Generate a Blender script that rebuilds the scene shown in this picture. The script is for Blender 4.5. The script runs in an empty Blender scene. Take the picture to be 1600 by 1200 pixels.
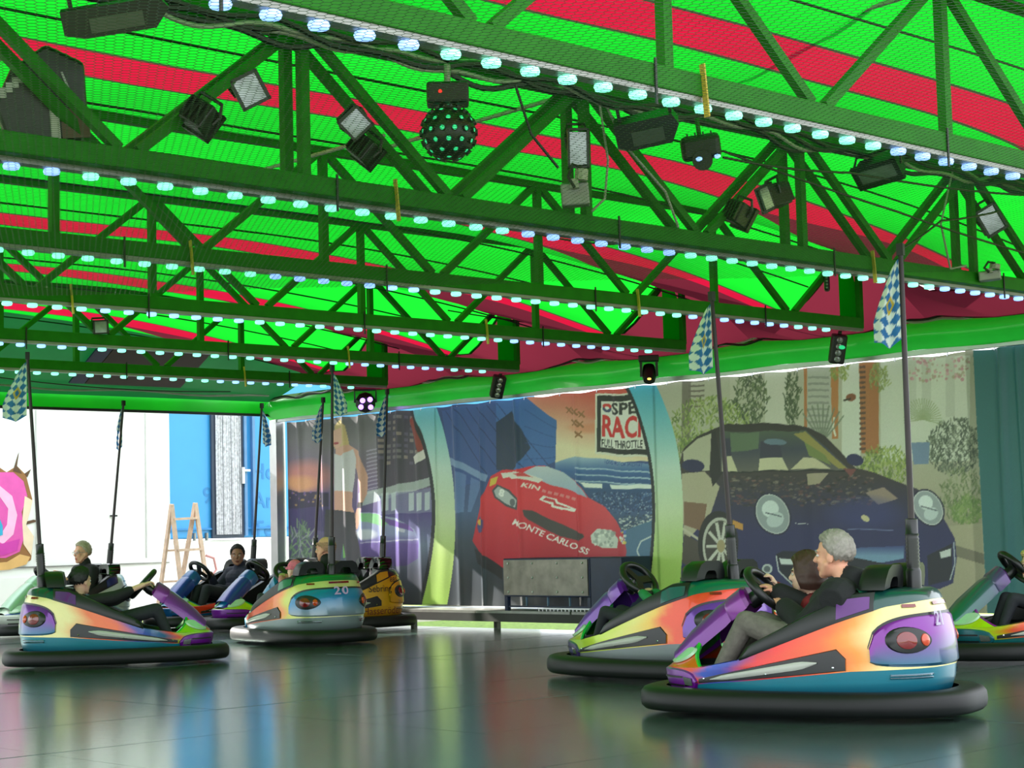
import bpy, bmesh, math, random
import numpy as np
from mathutils import Vector, Matrix, Quaternion
random.seed(7); np.random.seed(7)
S = bpy.context.scene
COL = S.collection
# ------------------------------------------------------------------ camera
# Layout units ("u") are metres / K; every mesh and location is scaled by K when it is linked.
K = 0.909
H = 1.1                                  # lens height above the rink floor, in u
VR = np.array([3800., 757.]) - (800, 600)     # vanishing point of the trusses (+X)
VL = np.array([-1937., 908.]) - (800, 600)    # vanishing point of the banner wall (+Y)
FPX = math.sqrt(-(VR @ VL))
_X = np.array([VR[0], VR[1], FPX]); _X /= np.linalg.norm(_X)
_Y = np.array([VL[0], VL[1], FPX]); _Y /= np.linalg.norm(_Y)
RM = np.stack([_X, _Y, np.cross(_X, _Y)], 1)
def ray(u, v): return RM.T @ np.array([u - 800., v - 600., FPX])
EYE = np.array([0, 0, H])
def atz(u, v, z): d = ray(u, v); return d * (z - H) / d[2] + EYE
def atX(u, v, x): d = ray(u, v); return d * x / d[0] + EYE
def atY(u, v, y): d = ray(u, v); return d * y / d[1] + EYE
def proj(p):
    q = (np.asarray(p, float) - EYE) @ RM.T
    return q[..., :2] / q[..., 2:3] * FPX + (800, 600)
cd = bpy.data.cameras.new('camera'); cam = bpy.data.objects.new('camera', cd); COL.objects.link(cam)
cd.sensor_width = 36; cd.lens = FPX * 36 / 1600; cd.clip_end = 300
rx, dn, fw = RM[0], RM[1], RM[2]
cam.matrix_world = Matrix(((rx[0], -dn[0], -fw[0], 0), (rx[1], -dn[1], -fw[1], 0), (rx[2], -dn[2], -fw[2], H * K), (0, 0, 0, 1)))
S.camera = cam
# ------------------------------------------------------------------ light
w = bpy.data.worlds.new('world'); S.world = w; w.use_nodes = True
bg = w.node_tree.nodes['Background']; bg.inputs[0].default_value = (0.90, 0.95, 1.0, 1); bg.inputs[1].default_value = 2.75
sd = bpy.data.lights.new('sun', 'SUN'); sd.energy = 20.0; sd.angle = 0.009; sd.color = (1.0, 0.95, 0.87)
sun = bpy.data.objects.new('sun', sd); COL.objects.link(sun)
SUN_FROM = Vector((-0.12, 0.86, 0.47)).normalized()
sun.rotation_euler = SUN_FROM.to_track_quat('Z', 'Y').to_euler(); sun.location = (5, 30, 25)
vs = S.view_settings; vs.view_transform = 'Standard'; vs.look = 'None'; vs.exposure = 0.22; vs.gamma = 1; vs.use_curve_mapping = False

# ------------------------------------------------------------------ helpers
def lin(c):
    c = np.asarray(c, float)
    if c.max() > 1.0: c = c / 255.0
    return np.where(c <= .04045, c / 12.92, ((c + .055) / 1.055) ** 2.4)
def L4(c): r = lin(c); return (float(r[0]), float(r[1]), float(r[2]), 1.0)
MATS = {}
def mat(name, c=(128, 128, 128), rough=.5, metal=0., coat=0., vcol=False, emit=None, estr=0., noise=.10, nscale=6., spec=.5,
        transl=None, flake=False, bump=0., bscale=80., alpha=1.):
    if name in MATS: return MATS[name]
    m = bpy.data.materials.new(name); m.use_nodes = True; nt = m.node_tree; N = nt.nodes; Lk = nt.links
    p = N['Principled BSDF']
    p.inputs['Roughness'].default_value = rough; p.inputs['Metallic'].default_value = metal
    p.inputs['Coat Weight'].default_value = coat; p.inputs['Coat Roughness'].default_value = .06
    p.inputs['Specular IOR Level'].default_value = spec
    if vcol:
        a = N.new('ShaderNodeVertexColor'); a.layer_name = 'Col'; src = a.outputs[0]
    else:
        a = N.new('ShaderNodeRGB'); a.outputs[0].default_value = L4(c); src = a.outputs[0]
    if noise > 0:
        tc = N.new('ShaderNodeTexCoord'); nz = N.new('ShaderNodeTexNoise'); nz.inputs['Scale'].default_value = 900. if flake else nscale
        nz.inputs['Detail'].default_value = 2 if flake else 5
        Lk.new(tc.outputs['Object'], nz.inputs['Vector'])
        mr = N.new('ShaderNodeMapRange'); mr.inputs['From Min'].default_value = .3; mr.inputs['From Max'].default_value = .7
        mr.inputs['To Min'].default_value = 1 - noise; mr.inputs['To Max'].default_value = 1 + noise
        Lk.new(nz.outputs['Fac'], mr.inputs['Value'])
        mx = N.new('ShaderNodeVectorMath'); mx.operation = 'SCALE'
        Lk.new(src, mx.inputs[0]); Lk.new(mr.outputs[0], mx.inputs['Scale']); src = mx.outputs[0]
    Lk.new(src, p.inputs['Base Color'])
    if bump > 0:
        tc2 = N.new('ShaderNodeTexCoord'); n2 = N.new('ShaderNodeTexNoise'); n2.inputs['Scale'].default_value = bscale
        b = N.new('ShaderNodeBump'); b.inputs['Strength'].default_value = bump; b.inputs['Distance'].default_value = .01
        Lk.new(tc2.outputs['Object'], n2.inputs['Vector']); Lk.new(n2.outputs['Fac'], b.inputs['Height']); Lk.new(b.outputs[0], p.inputs['Normal'])
    if emit is not None:
        p.inputs['Emission Color'].default_value = L4(emit); p.inputs['Emission Strength'].default_value = estr
    if alpha < 1: p.inputs['Alpha'].default_value = alpha
    if transl is not None:
        t = N.new('ShaderNodeBsdfTranslucent'); ms = N.new('ShaderNodeMixShader'); ms.inputs[0].default_value = transl
        Lk.new(src, t.inputs[0]); Lk.new(p.outputs[0], ms.inputs[1]); Lk.new(t.outputs[0], ms.inputs[2])
        Lk.new(ms.outputs[0], N['Material Output'].inputs[0])
    MATS[name] = m
    return m

class MB:
    """collects shapes in layout units; build() links them as one mesh object"""
    def __init__(s): s.v = []; s.f = []; s.c = []; s.m = []
    def add(s, vs_, fs, cols=None, mi=0):
        o = len(s.v); s.v.extend([tuple(map(float, p)) for p in vs_]); s.f.extend([tuple(i + o for i in f) for f in fs])
        s.c.extend(cols if cols is not None else [(1, 1, 1)] * len(vs_)); s.m.extend([mi] * len(fs)); return s
    def box(s, c, d, M=None, mi=0, taper=1.):
        x, y, z = [q / 2 for q in d]; P = []
        for sz in (-1, 1):
            t = taper if sz > 0 else 1
            for sx, sy in ((-1, -1), (1, -1), (1, 1), (-1, 1)): P.append(Vector((sx * x * t, sy * y * t, sz * z)))
        if M is not None: P = [M @ p for p in P]
        P = [p + Vector(c) for p in P]
        return s.add(P, [(3, 2, 1, 0), (4, 5, 6, 7), (0, 1, 5, 4), (1, 2, 6, 5), (2, 3, 7, 6), (3, 0, 4, 7)], mi=mi)
    def bar(s, p0, p1, wd, ht, up=(0, 0, 1), mi=0):
        p0 = Vector(p0); p1 = Vector(p1); d = (p1 - p0); l = d.length; d.normalize()
        sd_ = d.cross(Vector(up))
        if sd_.length < 1e-4: sd_ = d.cross(Vector((0, 1, 0)))
        sd_.normalize(); u = sd_.cross(d)
        M = Matrix((d, sd_, u)).transposed()
        return s.box((p0 + p1) / 2, (l, wd, ht), M, mi)
    def tube(s, pts, r, n=8, cap=True, mi=0, cols=None):
        pts = [Vector(p) for p in pts]; R = r if hasattr(r, '__len__') else [r] * len(pts)
        V = []; F = []; prev = None
        for i, p in enumerate(pts):
            t = (pts[min(i + 1, len(pts) - 1)] - pts[max(i - 1, 0)]).normalized()
            if prev is None:
                a = t.orthogonal().normalized()
            else:
                a = prev - t * prev.dot(t)
                a = a.normalized() if a.length > 1e-6 else t.orthogonal().normalized()
            prev = a; b = t.cross(a)
            for k in range(n):
                th = 2 * math.pi * k / n; V.append(p + (a * math.cos(th) + b * math.sin(th)) * R[i])
        for i in range(len(pts) - 1):
            for k in range(n): F.append((i * n + k, i * n + (k + 1) % n, (i + 1) * n + (k + 1) % n, (i + 1) * n + k))
        if cap: F.append(tuple(range(n - 1, -1, -1))); F.append(tuple((len(pts) - 1) * n + k for k in range(n)))
        return s.add(V, F, mi=mi)
    def lathe(s, prof, n=24, c=(0, 0, 0), M=None, mi=0):
        V = []; F = []
        for r, z in prof:
            for k in range(n):
                th = 2 * math.pi * k / n; p = Vector((r * math.cos(th), r * math.sin(th), z)); V.append((M @ p if M is not None else p) + Vector(c))
        for i in range(len(prof) - 1):
            for k in range(n): F.append((i * n + k, i * n + (k + 1) % n, (i + 1) * n + (k + 1) % n, (i + 1) * n + k))
        F.append(tuple(range(n - 1, -1, -1))); F.append(tuple((len(prof) - 1) * n + k for k in range(n)))
        return s.add(V, F, mi=mi)
    def grid(s, P, cols=None, mi=0, closeu=False, flip=False):
        P = np.asarray(P, float); nu, nv = P.shape[:2]; F = []
        for i in range(nu if closeu else nu - 1):
            for j in range(nv - 1):
                i2 = (i + 1) % nu; q = (i * nv + j, i2 * nv + j, i2 * nv + j + 1, i * nv + j + 1); F.append(q[::-1] if flip else q)
        return s.add(P.reshape(-1, 3), F, [tuple(c) for c in np.asarray(cols).reshape(-1, 3)] if cols is not None else None, mi)
    def ell(s, c, r, n=12, M=None, mi=0):
        prof = []; V = []; F = []; m = n // 2
        for i in range(m + 1):
            ph = math.pi * i / m
            for k in range(n):
                th = 2 * math.pi * k / n
                p = Vector((r[0] * math.sin(ph) * math.cos(th), r[1] * math.sin(ph) * math.sin(th), r[2] * math.cos(ph))); V.append((M @ p if M is not None else p) + Vector(c))
        for i in range(m):
            for k in range(n): F.append((i * n + k, (i + 1) * n + k, (i + 1) * n + (k + 1) % n, i * n + (k + 1) % n))
        return s.add(V, F, mi=mi)
    def ngon(s, pts, mi=0): return s.add(pts, [tuple(range(len(pts)))], mi=mi)
    def prism(s, pts2, fn, d0, d1, mi=0):
        """outline pts2 extruded between depths; fn(a,b,depth)->point"""
        n = len(pts2); V = [fn(a, b, d0) for a, b in pts2] + [fn(a, b, d1) for a, b in pts2]
        F = [tuple(range(n - 1, -1, -1)), tuple(range(n, 2 * n))] + [(i, (i + 1) % n, n + (i + 1) % n, n + i) for i in range(n)]
        return s.add(V, F, mi=mi)
    def build(s, name, m, parent=None, smooth=False, sharp=40, loc=None, weld=False, bevel=0.):
        me = bpy.data.meshes.new(name)
        me.from_pydata([(x * K, y * K, z * K) for x, y, z in s.v], [], s.f)
        ms = m if isinstance(m, (list, tuple)) else [m]
        for q in ms: me.materials.append(q)
        if len(ms) > 1: me.polygons.foreach_set('material_index', s.m)
        if any(c != (1, 1, 1) for c in s.c):
            ca = me.color_attributes.new('Col', 'FLOAT_COLOR', 'POINT')
            ca.data.foreach_set('color', np.concatenate([np.array(s.c, float), np.ones((len(s.c), 1))], 1).ravel())
        if weld:
            bm = bmesh.new(); bm.from_mesh(me); bmesh.ops.remove_doubles(bm, verts=bm.verts, dist=1e-5)
            bmesh.ops.recalc_face_normals(bm, faces=bm.faces); bm.to_mesh(me); bm.free()
        if smooth:
            me.polygons.foreach_set('use_smooth', [True] * len(me.polygons)); me.set_sharp_from_angle(angle=math.radians(sharp))
        o = bpy.data.objects.new(name, me); COL.objects.link(o)
        if parent is not None: o.parent = parent
        if loc is not None: o.location = Vector(loc) * K
        if bevel > 0:
            b = o.modifiers.new('bevel', 'BEVEL'); b.width = bevel * K; b.segments = 2; b.limit_method = 'ANGLE'
        return o
def tag(o, label=None, cat=None, group=None, kind=None):
    if label: o['label'] = label
    if cat: o['category'] = cat
    if group: o['group'] = group
    if kind: o['kind'] = kind
    return o
def thing(name, label, cat, loc=(0, 0, 0), rotz=0, group=None, kind=None, rot=None):
    o = bpy.data.objects.new(name, None); COL.objects.link(o); o.location = Vector(loc) * K; o.empty_display_size = .1
    o.rotation_euler = rot if rot is not None else (0, 0, rotz)
    return tag(o, label, cat, group, kind)
def dup(o, parent=None, loc=None, rot=None):
    c = o.copy(); COL.objects.link(c)
    if parent is not None: c.parent = parent
    if loc is not None: c.location = Vector(loc) * K
    if rot is not None: c.rotation_euler = rot
    return c
def ipl(x, tab):
    xs = [t[0] for t in tab]; ys = [t[1] for t in tab]
    if xs[0] > xs[-1]: xs = xs[::-1]; ys = ys[::-1]
    if hasattr(ys[0], '__len__'): return np.array([np.interp(x, xs, [q[i] for q in ys]) for i in range(3)]).T
    return np.interp(x, xs, ys)
def sstep(t): t = np.clip(t, 0, 1); return t * t * (3 - 2 * t)
FONT = {}
def text_mesh(s, bold=0.):
    """2D vertices (baseline left = 0, cap height about 0.7) and triangles of a line of text"""
    if (s, bold) in FONT: return FONT[(s, bold)]
    cu = bpy.data.curves.new('t', 'FONT'); cu.body = s; cu.offset = bold; cu.resolution_u = 3
    o = bpy.data.objects.new('t', cu); COL.objects.link(o)
    me = o.to_mesh(); me.calc_loop_triangles()
    V = np.array([v.co[:2] for v in me.vertices]); T = [tuple(t.vertices) for t in me.loop_triangles]
    o.to_mesh_clear(); bpy.data.objects.remove(o); bpy.data.curves.remove(cu)
    V[:, 0] -= V[:, 0].min(); FONT[(s, bold)] = (V, T); return V, T
def fastmesh(name, V, Q, m, parent=None, col=None, smooth=False):
    """numpy vertices (u) and quads -> object"""
    V = np.asarray(V, np.float32) * K; Q = np.asarray(Q, np.int32); nq, k = Q.shape
    me = bpy.data.meshes.new(name); me.vertices.add(len(V)); me.vertices.foreach_set('co', V.ravel())
    me.loops.add(nq * k); me.loops.foreach_set('vertex_index', Q.ravel())
    me.polygons.add(nq); me.polygons.foreach_set('loop_start', np.arange(nq, dtype=np.int32) * k)
    me.update(calc_edges=True); me.validate()
    if col is not None:
        ca = me.color_attributes.new('Col', 'FLOAT_COLOR', 'POINT')
        ca.data.foreach_set('color', np.concatenate([col, np.ones((len(col), 1))], 1).astype(np.float32).ravel())
    if smooth: me.polygons.foreach_set('use_smooth', [True] * nq)
    me.materials.append(m)
    o = bpy.data.objects.new(name, me); COL.objects.link(o)
    if parent is not None: o.parent = parent
    return o
def gridq(nu, nv):
    i, j = np.meshgrid(np.arange(nu - 1), np.arange(nv - 1), indexing='ij'); a = (i * nv + j).ravel()
    return np.stack([a, a + nv, a + nv + 1, a + 1], 1)

# ------------------------------------------------------------------ materials
M_GREEN = mat('truss_green_paint', (34, 108, 23), .6, noise=.12, nscale=9, spec=.15)
M_GREEND = mat('dark_green_cloth', (14, 84, 40), .6, noise=.12, nscale=3, transl=.16)
M_VAL = mat('valance_vinyl', (40, 180, 56), .28, noise=.10, nscale=2, coat=.3, transl=.35)
M_GREY = mat('galvanised_grey', (142, 142, 138), .45, .6, noise=.12)
M_ALU = mat('aluminium', (190, 192, 195), .32, .85, noise=.06)
M_BLACK = mat('black_housing', (16, 16, 18), .4, noise=.15)
M_RUB = mat('black_rubber', (13, 14, 16), .5, noise=.2, nscale=12, spec=.35)
M_PAD = mat('black_vinyl_padding', (17, 19, 21), .36, noise=.12)
M_PLAST = mat('black_plastic', (24, 25, 28), .33, noise=.1)
M_CABLE = mat('black_cable', (18, 19, 20), .5, noise=.1)
M_CABLEG = mat('grey_cable', (150, 150, 140), .5, noise=.1)
M_LED = mat('led_lens_glow', (200, 255, 240), .3, emit=(120, 240, 205), estr=1.5, noise=0)
M_LEDB = mat('led_lens_glow_blue', (200, 215, 255), .3, emit=(130, 175, 255), estr=1.5, noise=0)
M_GLASS = mat('lamp_glass', (150, 155, 155), .12, .35, noise=.15, nscale=20)
M_YEL = mat('yellow_strap', (190, 160, 50), .6)
M_WIRE = mat('net_wire', (34, 60, 40), .5, .3, noise=0)

# ------------------------------------------------------------------ rink floor: steel plates on a base
XW = 15.7; YF = 21.2
m_floor = mat('rink_steel_plate', (76, 98, 91), .17, .5, noise=.16, nscale=2.5, spec=.8, bump=.05, bscale=14)
floor = tag(MB().box((6.5, 11.05, -.09), (17.0, 22.1, .12)).build('floor', mat('floor_base', (20, 26, 24), .6)), kind='structure')
plates = []
for jy in range(16):
    for ix in range(8):
        x = -1.0 + ix * 2.0 + 1.0; y = 1.0 + jy * 1.32 + .66
        if x > 14.9: continue
        q = proj((x, y, 0))
        if not (-700 < q[0] < 2300 and 850 < q[1] < 2400): continue
        plates.append((x, y))
pm = None
for x, y in plates:
    if pm is None: pm = MB().box((0, 0, -.012), (1.994, 1.314, .024)).build('steel_plate', m_floor, floor, loc=(x, y, 0)); o = pm
    else: o = dup(pm, floor, (x, y, 0))
    o.location.z = random.uniform(-.002, .0) * K
    o.rotation_euler = (random.uniform(-.0006, .0006), random.uniform(-.0006, .0006), 0)
# ground outside
m_grass = mat('grass_ground', (112, 140, 50), .9, noise=.45, nscale=18, bump=.4, bscale=60)
tag(MB().box((15, 20, -.27), (90, 90, .2)).build('ground', m_grass), kind='structure')
m_pave = mat('pale_forecourt', (200, 195, 184), .8, noise=.1, nscale=4)
tag(MB().box((14, 23.2, -.16), (20, 4.2, .04)).build('pavement', m_pave), kind='structure')
# walkway along the banner wall
wk = thing('walkway', None, None, (15.45, 14, 0), kind='structure')
m_deck = mat('walkway_deck', (150, 150, 146), .4, .5, noise=.15, nscale=8)
for i in range(9):
    y0 = -7.2 + i * 1.62
    MB().box((0, y0 + .8, .185), (.72, 1.59, .03)).build('deck_plate', m_deck, wk)
MB().box((-.345, -.2, .12), (.05, 14.6, .10)).build('edge_beam', mat('walkway_steel', (60, 60, 58), .5, .5), wk)
for i in range(10): MB().box((-.2, -7.0 + i * 1.55, 0.0), (.06, .06, .3)).build('walkway_leg', MATS['walkway_steel'], wk)

# ------------------------------------------------------------------ roof canvas
TY = [5.08, 7.70, 10.22, 12.45, 14.95, 17.3, 19.7]
ROOFY = [4.2] + TY
GRN = np.array([.002, .160, .006]); RED = np.array([.150, .002, .011]); RED_SHADE = np.array([.038, .004, .008]); SEAM = np.array([.012, .018, .008])  # maroon tone is the red canvas with shade put into its colour
m_roof = mat('canvas_translucent', vcol=True, rough=.7, transl=.88, noise=.05, nscale=1.2, spec=.2)
ceil_ = thing('ceiling', 'striped translucent tent roof of green and red canvas', None, (0, 0, 0), kind='structure')
def zc(X): return 3.82 - .0205 * np.maximum(X - 9, 0) ** 2
def zroof(X, v): g = np.minimum(1, 1.18 * np.sin(np.pi * v)) ; return 3.90 + (zc(X) - 3.90) * g
for b in range(len(ROOFY) - 1):
    y0, y1 = ROOFY[b], ROOFY[b + 1]
    Xs = np.concatenate([np.arange(.25, 9, .5), np.arange(9, 14.41, .15)])
    P = []; C = []
    for X in Xs:
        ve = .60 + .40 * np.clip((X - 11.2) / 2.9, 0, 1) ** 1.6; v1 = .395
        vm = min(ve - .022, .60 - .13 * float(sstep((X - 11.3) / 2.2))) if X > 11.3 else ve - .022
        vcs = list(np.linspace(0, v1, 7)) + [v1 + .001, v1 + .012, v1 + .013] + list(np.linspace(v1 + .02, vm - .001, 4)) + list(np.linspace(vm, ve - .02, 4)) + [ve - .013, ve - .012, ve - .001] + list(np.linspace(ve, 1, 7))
        mr = RED_SHADE if X > 11.4 else RED; cs = [GRN] * 7 + [SEAM, SEAM, RED] + [RED] * 4 + [mr] * 4 + [mr, SEAM if X < 11.4 else mr, SEAM if X < 11.4 else mr] + [GRN] * 7  # far half near the eave: shaded red canvas, shade painted as maroon
        if X > 14.0: cs = cs[:18] + [RED_SHADE] * 10
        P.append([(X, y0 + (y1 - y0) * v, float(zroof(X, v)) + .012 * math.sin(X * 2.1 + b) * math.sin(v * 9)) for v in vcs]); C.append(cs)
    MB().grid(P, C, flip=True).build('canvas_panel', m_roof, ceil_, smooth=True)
    # slope from the last frame down to the eave
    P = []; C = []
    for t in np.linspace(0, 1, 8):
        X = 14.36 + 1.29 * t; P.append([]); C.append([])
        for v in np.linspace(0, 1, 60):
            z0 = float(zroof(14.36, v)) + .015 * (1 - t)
            P[-1].append((X, y0 + (y1 - y0) * v, z0 + (3.06 - z0) * t - .04 * math.sin(math.pi * t))); C[-1].append(RED_SHADE)  # eave slope is red canvas too, its shade painted in as maroon
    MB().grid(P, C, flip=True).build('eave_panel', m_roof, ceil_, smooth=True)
    if b > 0:
        P = [[(14.15 + .42 * s, y0 + .05 + .10 * s * s, z) for z in np.linspace(3.0, 3.88 - .5 * s, 5)] for s in np.linspace(0, 1, 5)]
        MB().grid(P, [[GRN] * 5] * 5).build('gable_strip', m_roof, ceil_, smooth=True)
    for v in (.2, .78):      # rope lines sewn below the canvas
        MB().tube([(X, y0 + (y1 - y0) * v, float(zroof(X, v)) - .05) for X in np.linspace(2, 14.2, 24)], .008, 5).build('canvas_rope', M_CABLE, ceil_)
# far hip: dark lined slope with a board behind it
far = thing('trim_1', None, None, (0, 19.7, 0), kind='structure')
P = [[(X, 1.5 * t, max(3.1, min(4.05, 3.9 - .012 * max(X - 11, 0) ** 2)) * (1 - t) + 3.08 * t - .06 * math.sin(math.pi * t)) for t in np.linspace(0, 1, 8)] for X in np.linspace(2, 15.5, 40)]
MB().grid(P).build('hip_lining', M_GREEND, far, smooth=True)
MB().box((8.7, 1.55, 3.0), (13.8, .02, .2)).build('fascia_band', M_VAL, far)
MB().box((8.7, 1.5, 2.89), (13.8, .06, .035)).build('fascia_rail', M_BLACK, far)
MB().box((13.0, .72, 3.40), (1.45, .02, .85), Matrix.Rotation(1.07, 3, 'X')).build('brown_board', mat('brown_board', (62, 42, 34), .6), far)
MB().box((12.15, .72, 3.40), (.22, .02, .85), Matrix.Rotation(1.07, 3, 'X')).build('blue_board', mat('navy_board', (22, 34, 78), .5), far)
MB().tube([(X, 1.25, 3.13 + .02 * math.sin(X * 3)) for X in np.linspace(2, 15.3, 40)], .014, 5).build('fascia_cable', M_CABLEG, far)

# ------------------------------------------------------------------ valance and rail above the banners
val = thing('trim_2', None, None, (15.55, 15, 0), kind='structure')
P = []
for y in np.linspace(-7.2, 6.25, 120):
    bulge = .02 * math.sin(y * 2.3) + .012 * math.sin(y * 5.1)
    P.append([(-.02 - .10 * math.sin(math.pi * t) ** 1.2 - bulge * math.sin(math.pi * t), y, 3.12 - .29 * t + .008 * math.sin(y * 3.7)) for t in np.linspace(0, 1, 9)])
MB().grid(P).build('valance_cloth', M_VAL, val, smooth=True)
MB().box((.04, -.5, 2.815), (.07, 13.4, .05)).build('banner_rail', M_ALU, val)
MB().box((.0, -.5, 3.14), (.06, 13.4, .05)).build('eave_tube', M_GREEN, val)
for q in range(2):
    MB().tube([(-.08 - .02 * q, y, 3.12 + .02 * math.sin(y * 4 + q * 2) + .015 * math.sin(y * 11 + q)) for y in np.linspace(-7, 6.2, 160)], .013, 5).build('eave_cable', (M_CABLEG, M_CABLE)[q], val)
tag(MB().box((15.62, YF, 1.35), (.16, .16, 3.0)).build('corner_post', M_ALU), 'pale metal corner post where banner wall meets open side', 'post')

# ------------------------------------------------------------------ trusses
NODE = [5.82 + 2.145 * k for k in range(-3, 5)]
led_proto = {}
def led(parent, x, y, z, blue):
    k = blue
    if k not in led_proto:
        o = MB().lathe([(.014, .014), (.036, .012), (.041, 0), (.036, -.014), (.018, -.018)], 10).build('led_lamp', M_LEDB if blue else M_LED, parent, smooth=True, loc=(x, y, z)); led_proto[k] = o
    else: o = dup(led_proto[k], parent, (x, y, z))
    return o
TLAB = ['roof truss whose lower chord passes above the disco ball carrying LED lamps',
        'double roof truss hung with floodlights and cable bundles',
        'roof truss directly behind the floodlit double truss',
        'third roof truss from the far end fascia, thin green members',
        'second roof truss from the far end fascia',
        'roof truss closest to the dark lined far end']
for ti, y in enumerate(TY[:6]):
    t = thing('roof_truss', TLAB[ti], 'truss', (0, 0, 0), group='green roof trusses with LED rows')
    dz = -.05 if ti == 1 else 0.
    zb = 3.02 + dz; zt = 3.88 + dz; xe = 14.4; xs = .2
    planes = (y - .075, y + .075) if ti == 1 else (y,)
    cw = .24 if ti == 1 else .09
    MB().box(((xs + xe) / 2, y, zb), (xe - xs, cw, .10)).build('bottom_chord', M_GREEN, t, bevel=.006)
    for yy in planes:
        MB().box(((xs + xe) / 2, yy, zt), (xe - xs, .06, .07)).build('top_chord', M_GREEN, t)
        for x in NODE:
            if x > xe + .1: continue
            MB().box((x, yy, (zb + zt) / 2), (.055, .05, zt - zb - .03)).build('vertical_member', M_GREEN, t)
            for sgn in (-1, 1):
                xb = x + sgn * 1.07
                if xb > xe + .1 or xb < xs: continue
                MB().bar((x + sgn * .04, yy, zt - .03), (xb - sgn * .05, yy, zb + .05), .045, .05).build('diagonal_member', M_GREEN, t)
    MB().box(((xs + xe) / 2, y, zb - .062), (xe - xs, .07, .025)).build('led_channel', M_GREY, t)
    n = int((xe - .3 - 1.5) / .2107)
    for i in range(n):
        x = 1.636 + .2107 * i; q = proj((x, y, zb - .09))
        if -180 < q[0] < 1780 and q[1] > -90: led(t, x, y, zb - .088, (i // 7) % 3 == 1)
    for i in range(5):            # cable ties and straps
        x = 3.5 + i * 2.2 + .3 * (ti % 3)
        MB().box((x, y - cw / 2 - .006, zb - .03), (.012, .008, .20)).build('cable_tie', M_CABLE, t)
    for x in (6.0 + .4 * ti, 10.5 + .35 * ti):
        if x < xe: MB().bar((x, y - cw / 2 - .01, zb + .09), (x + .02, y - cw / 2 - .012, zb - .14), .03, .008).build('yellow_strap', M_YEL, t)

# ------------------------------------------------------------------ wire net under the trusses
def hexnet():
    a = .0215; ca = math.sqrt(3) * a; E0 = []; E1 = []
    r0, r1 = np.meshgrid(np.arange(0, int(13.5 / (1.5 * a))), np.arange(0, int(12.5 / ca)), indexing='ij')
    cx = 1.5 + r1 * ca + (r0 % 2) * ca / 2; cy = 3.0 + r0 * 1.5 * a
    ct = np.stack([cx.ravel(), cy.ravel()], 1)
    q = proj(np.concatenate([ct, np.full((len(ct), 1), 2.83)], 1)); dep = ct @ np.array([RM[2, 0], RM[2, 1]])
    ok = (q[:, 0] > -220) & (q[:, 0] < 1820) & (q[:, 1] > -120) & (dep < 12.5) & (dep > 3) & (ct[:, 0] < 14.5)
    ct = ct[ok]; ang = [math.radians(90 + 60 * k) for k in range(4)]
    pts = [ct + a * np.array([math.cos(t), math.sin(t)]) for t in ang]
    A = np.concatenate([pts[0], pts[1], pts[2]]); B = np.concatenate([pts[1], pts[2], pts[3]])
    d = B - A; d /= np.linalg.norm(d, axis=1)[:, None]; nrm = np.stack([-d[:, 1], d[:, 0]], 1); h = .00075
    def sag(p): return 2.83 + .012 * np.sin(p[:, 0] * 2.3) * np.sin(p[:, 1] * 1.7)
    za, zb = sag(A), sag(B)
    V = np.concatenate([np.c_[A - nrm * h, za - h], np.c_[A + nrm * h, za - h], np.c_[A, za + h], np.c_[B - nrm * h, zb - h], np.c_[B + nrm * h, zb - h], np.c_[B, zb + h]])
    n = len(A); i = np.arange(n)
    Q = np.concatenate([np.stack([i, i + n, i + 4 * n, i + 3 * n], 1), np.stack([i + n, i + 2 * n, i + 5 * n, i + 4 * n], 1), np.stack([i + 2 * n, i, i + 3 * n, i + 5 * n], 1)])
    return V, Q
V, Q = hexnet()
tag(fastmesh('wire_net', V, Q, M_WIRE), 'hexagonal wire net stretched flat beneath the green trusses', 'wire net', kind='stuff')
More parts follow.
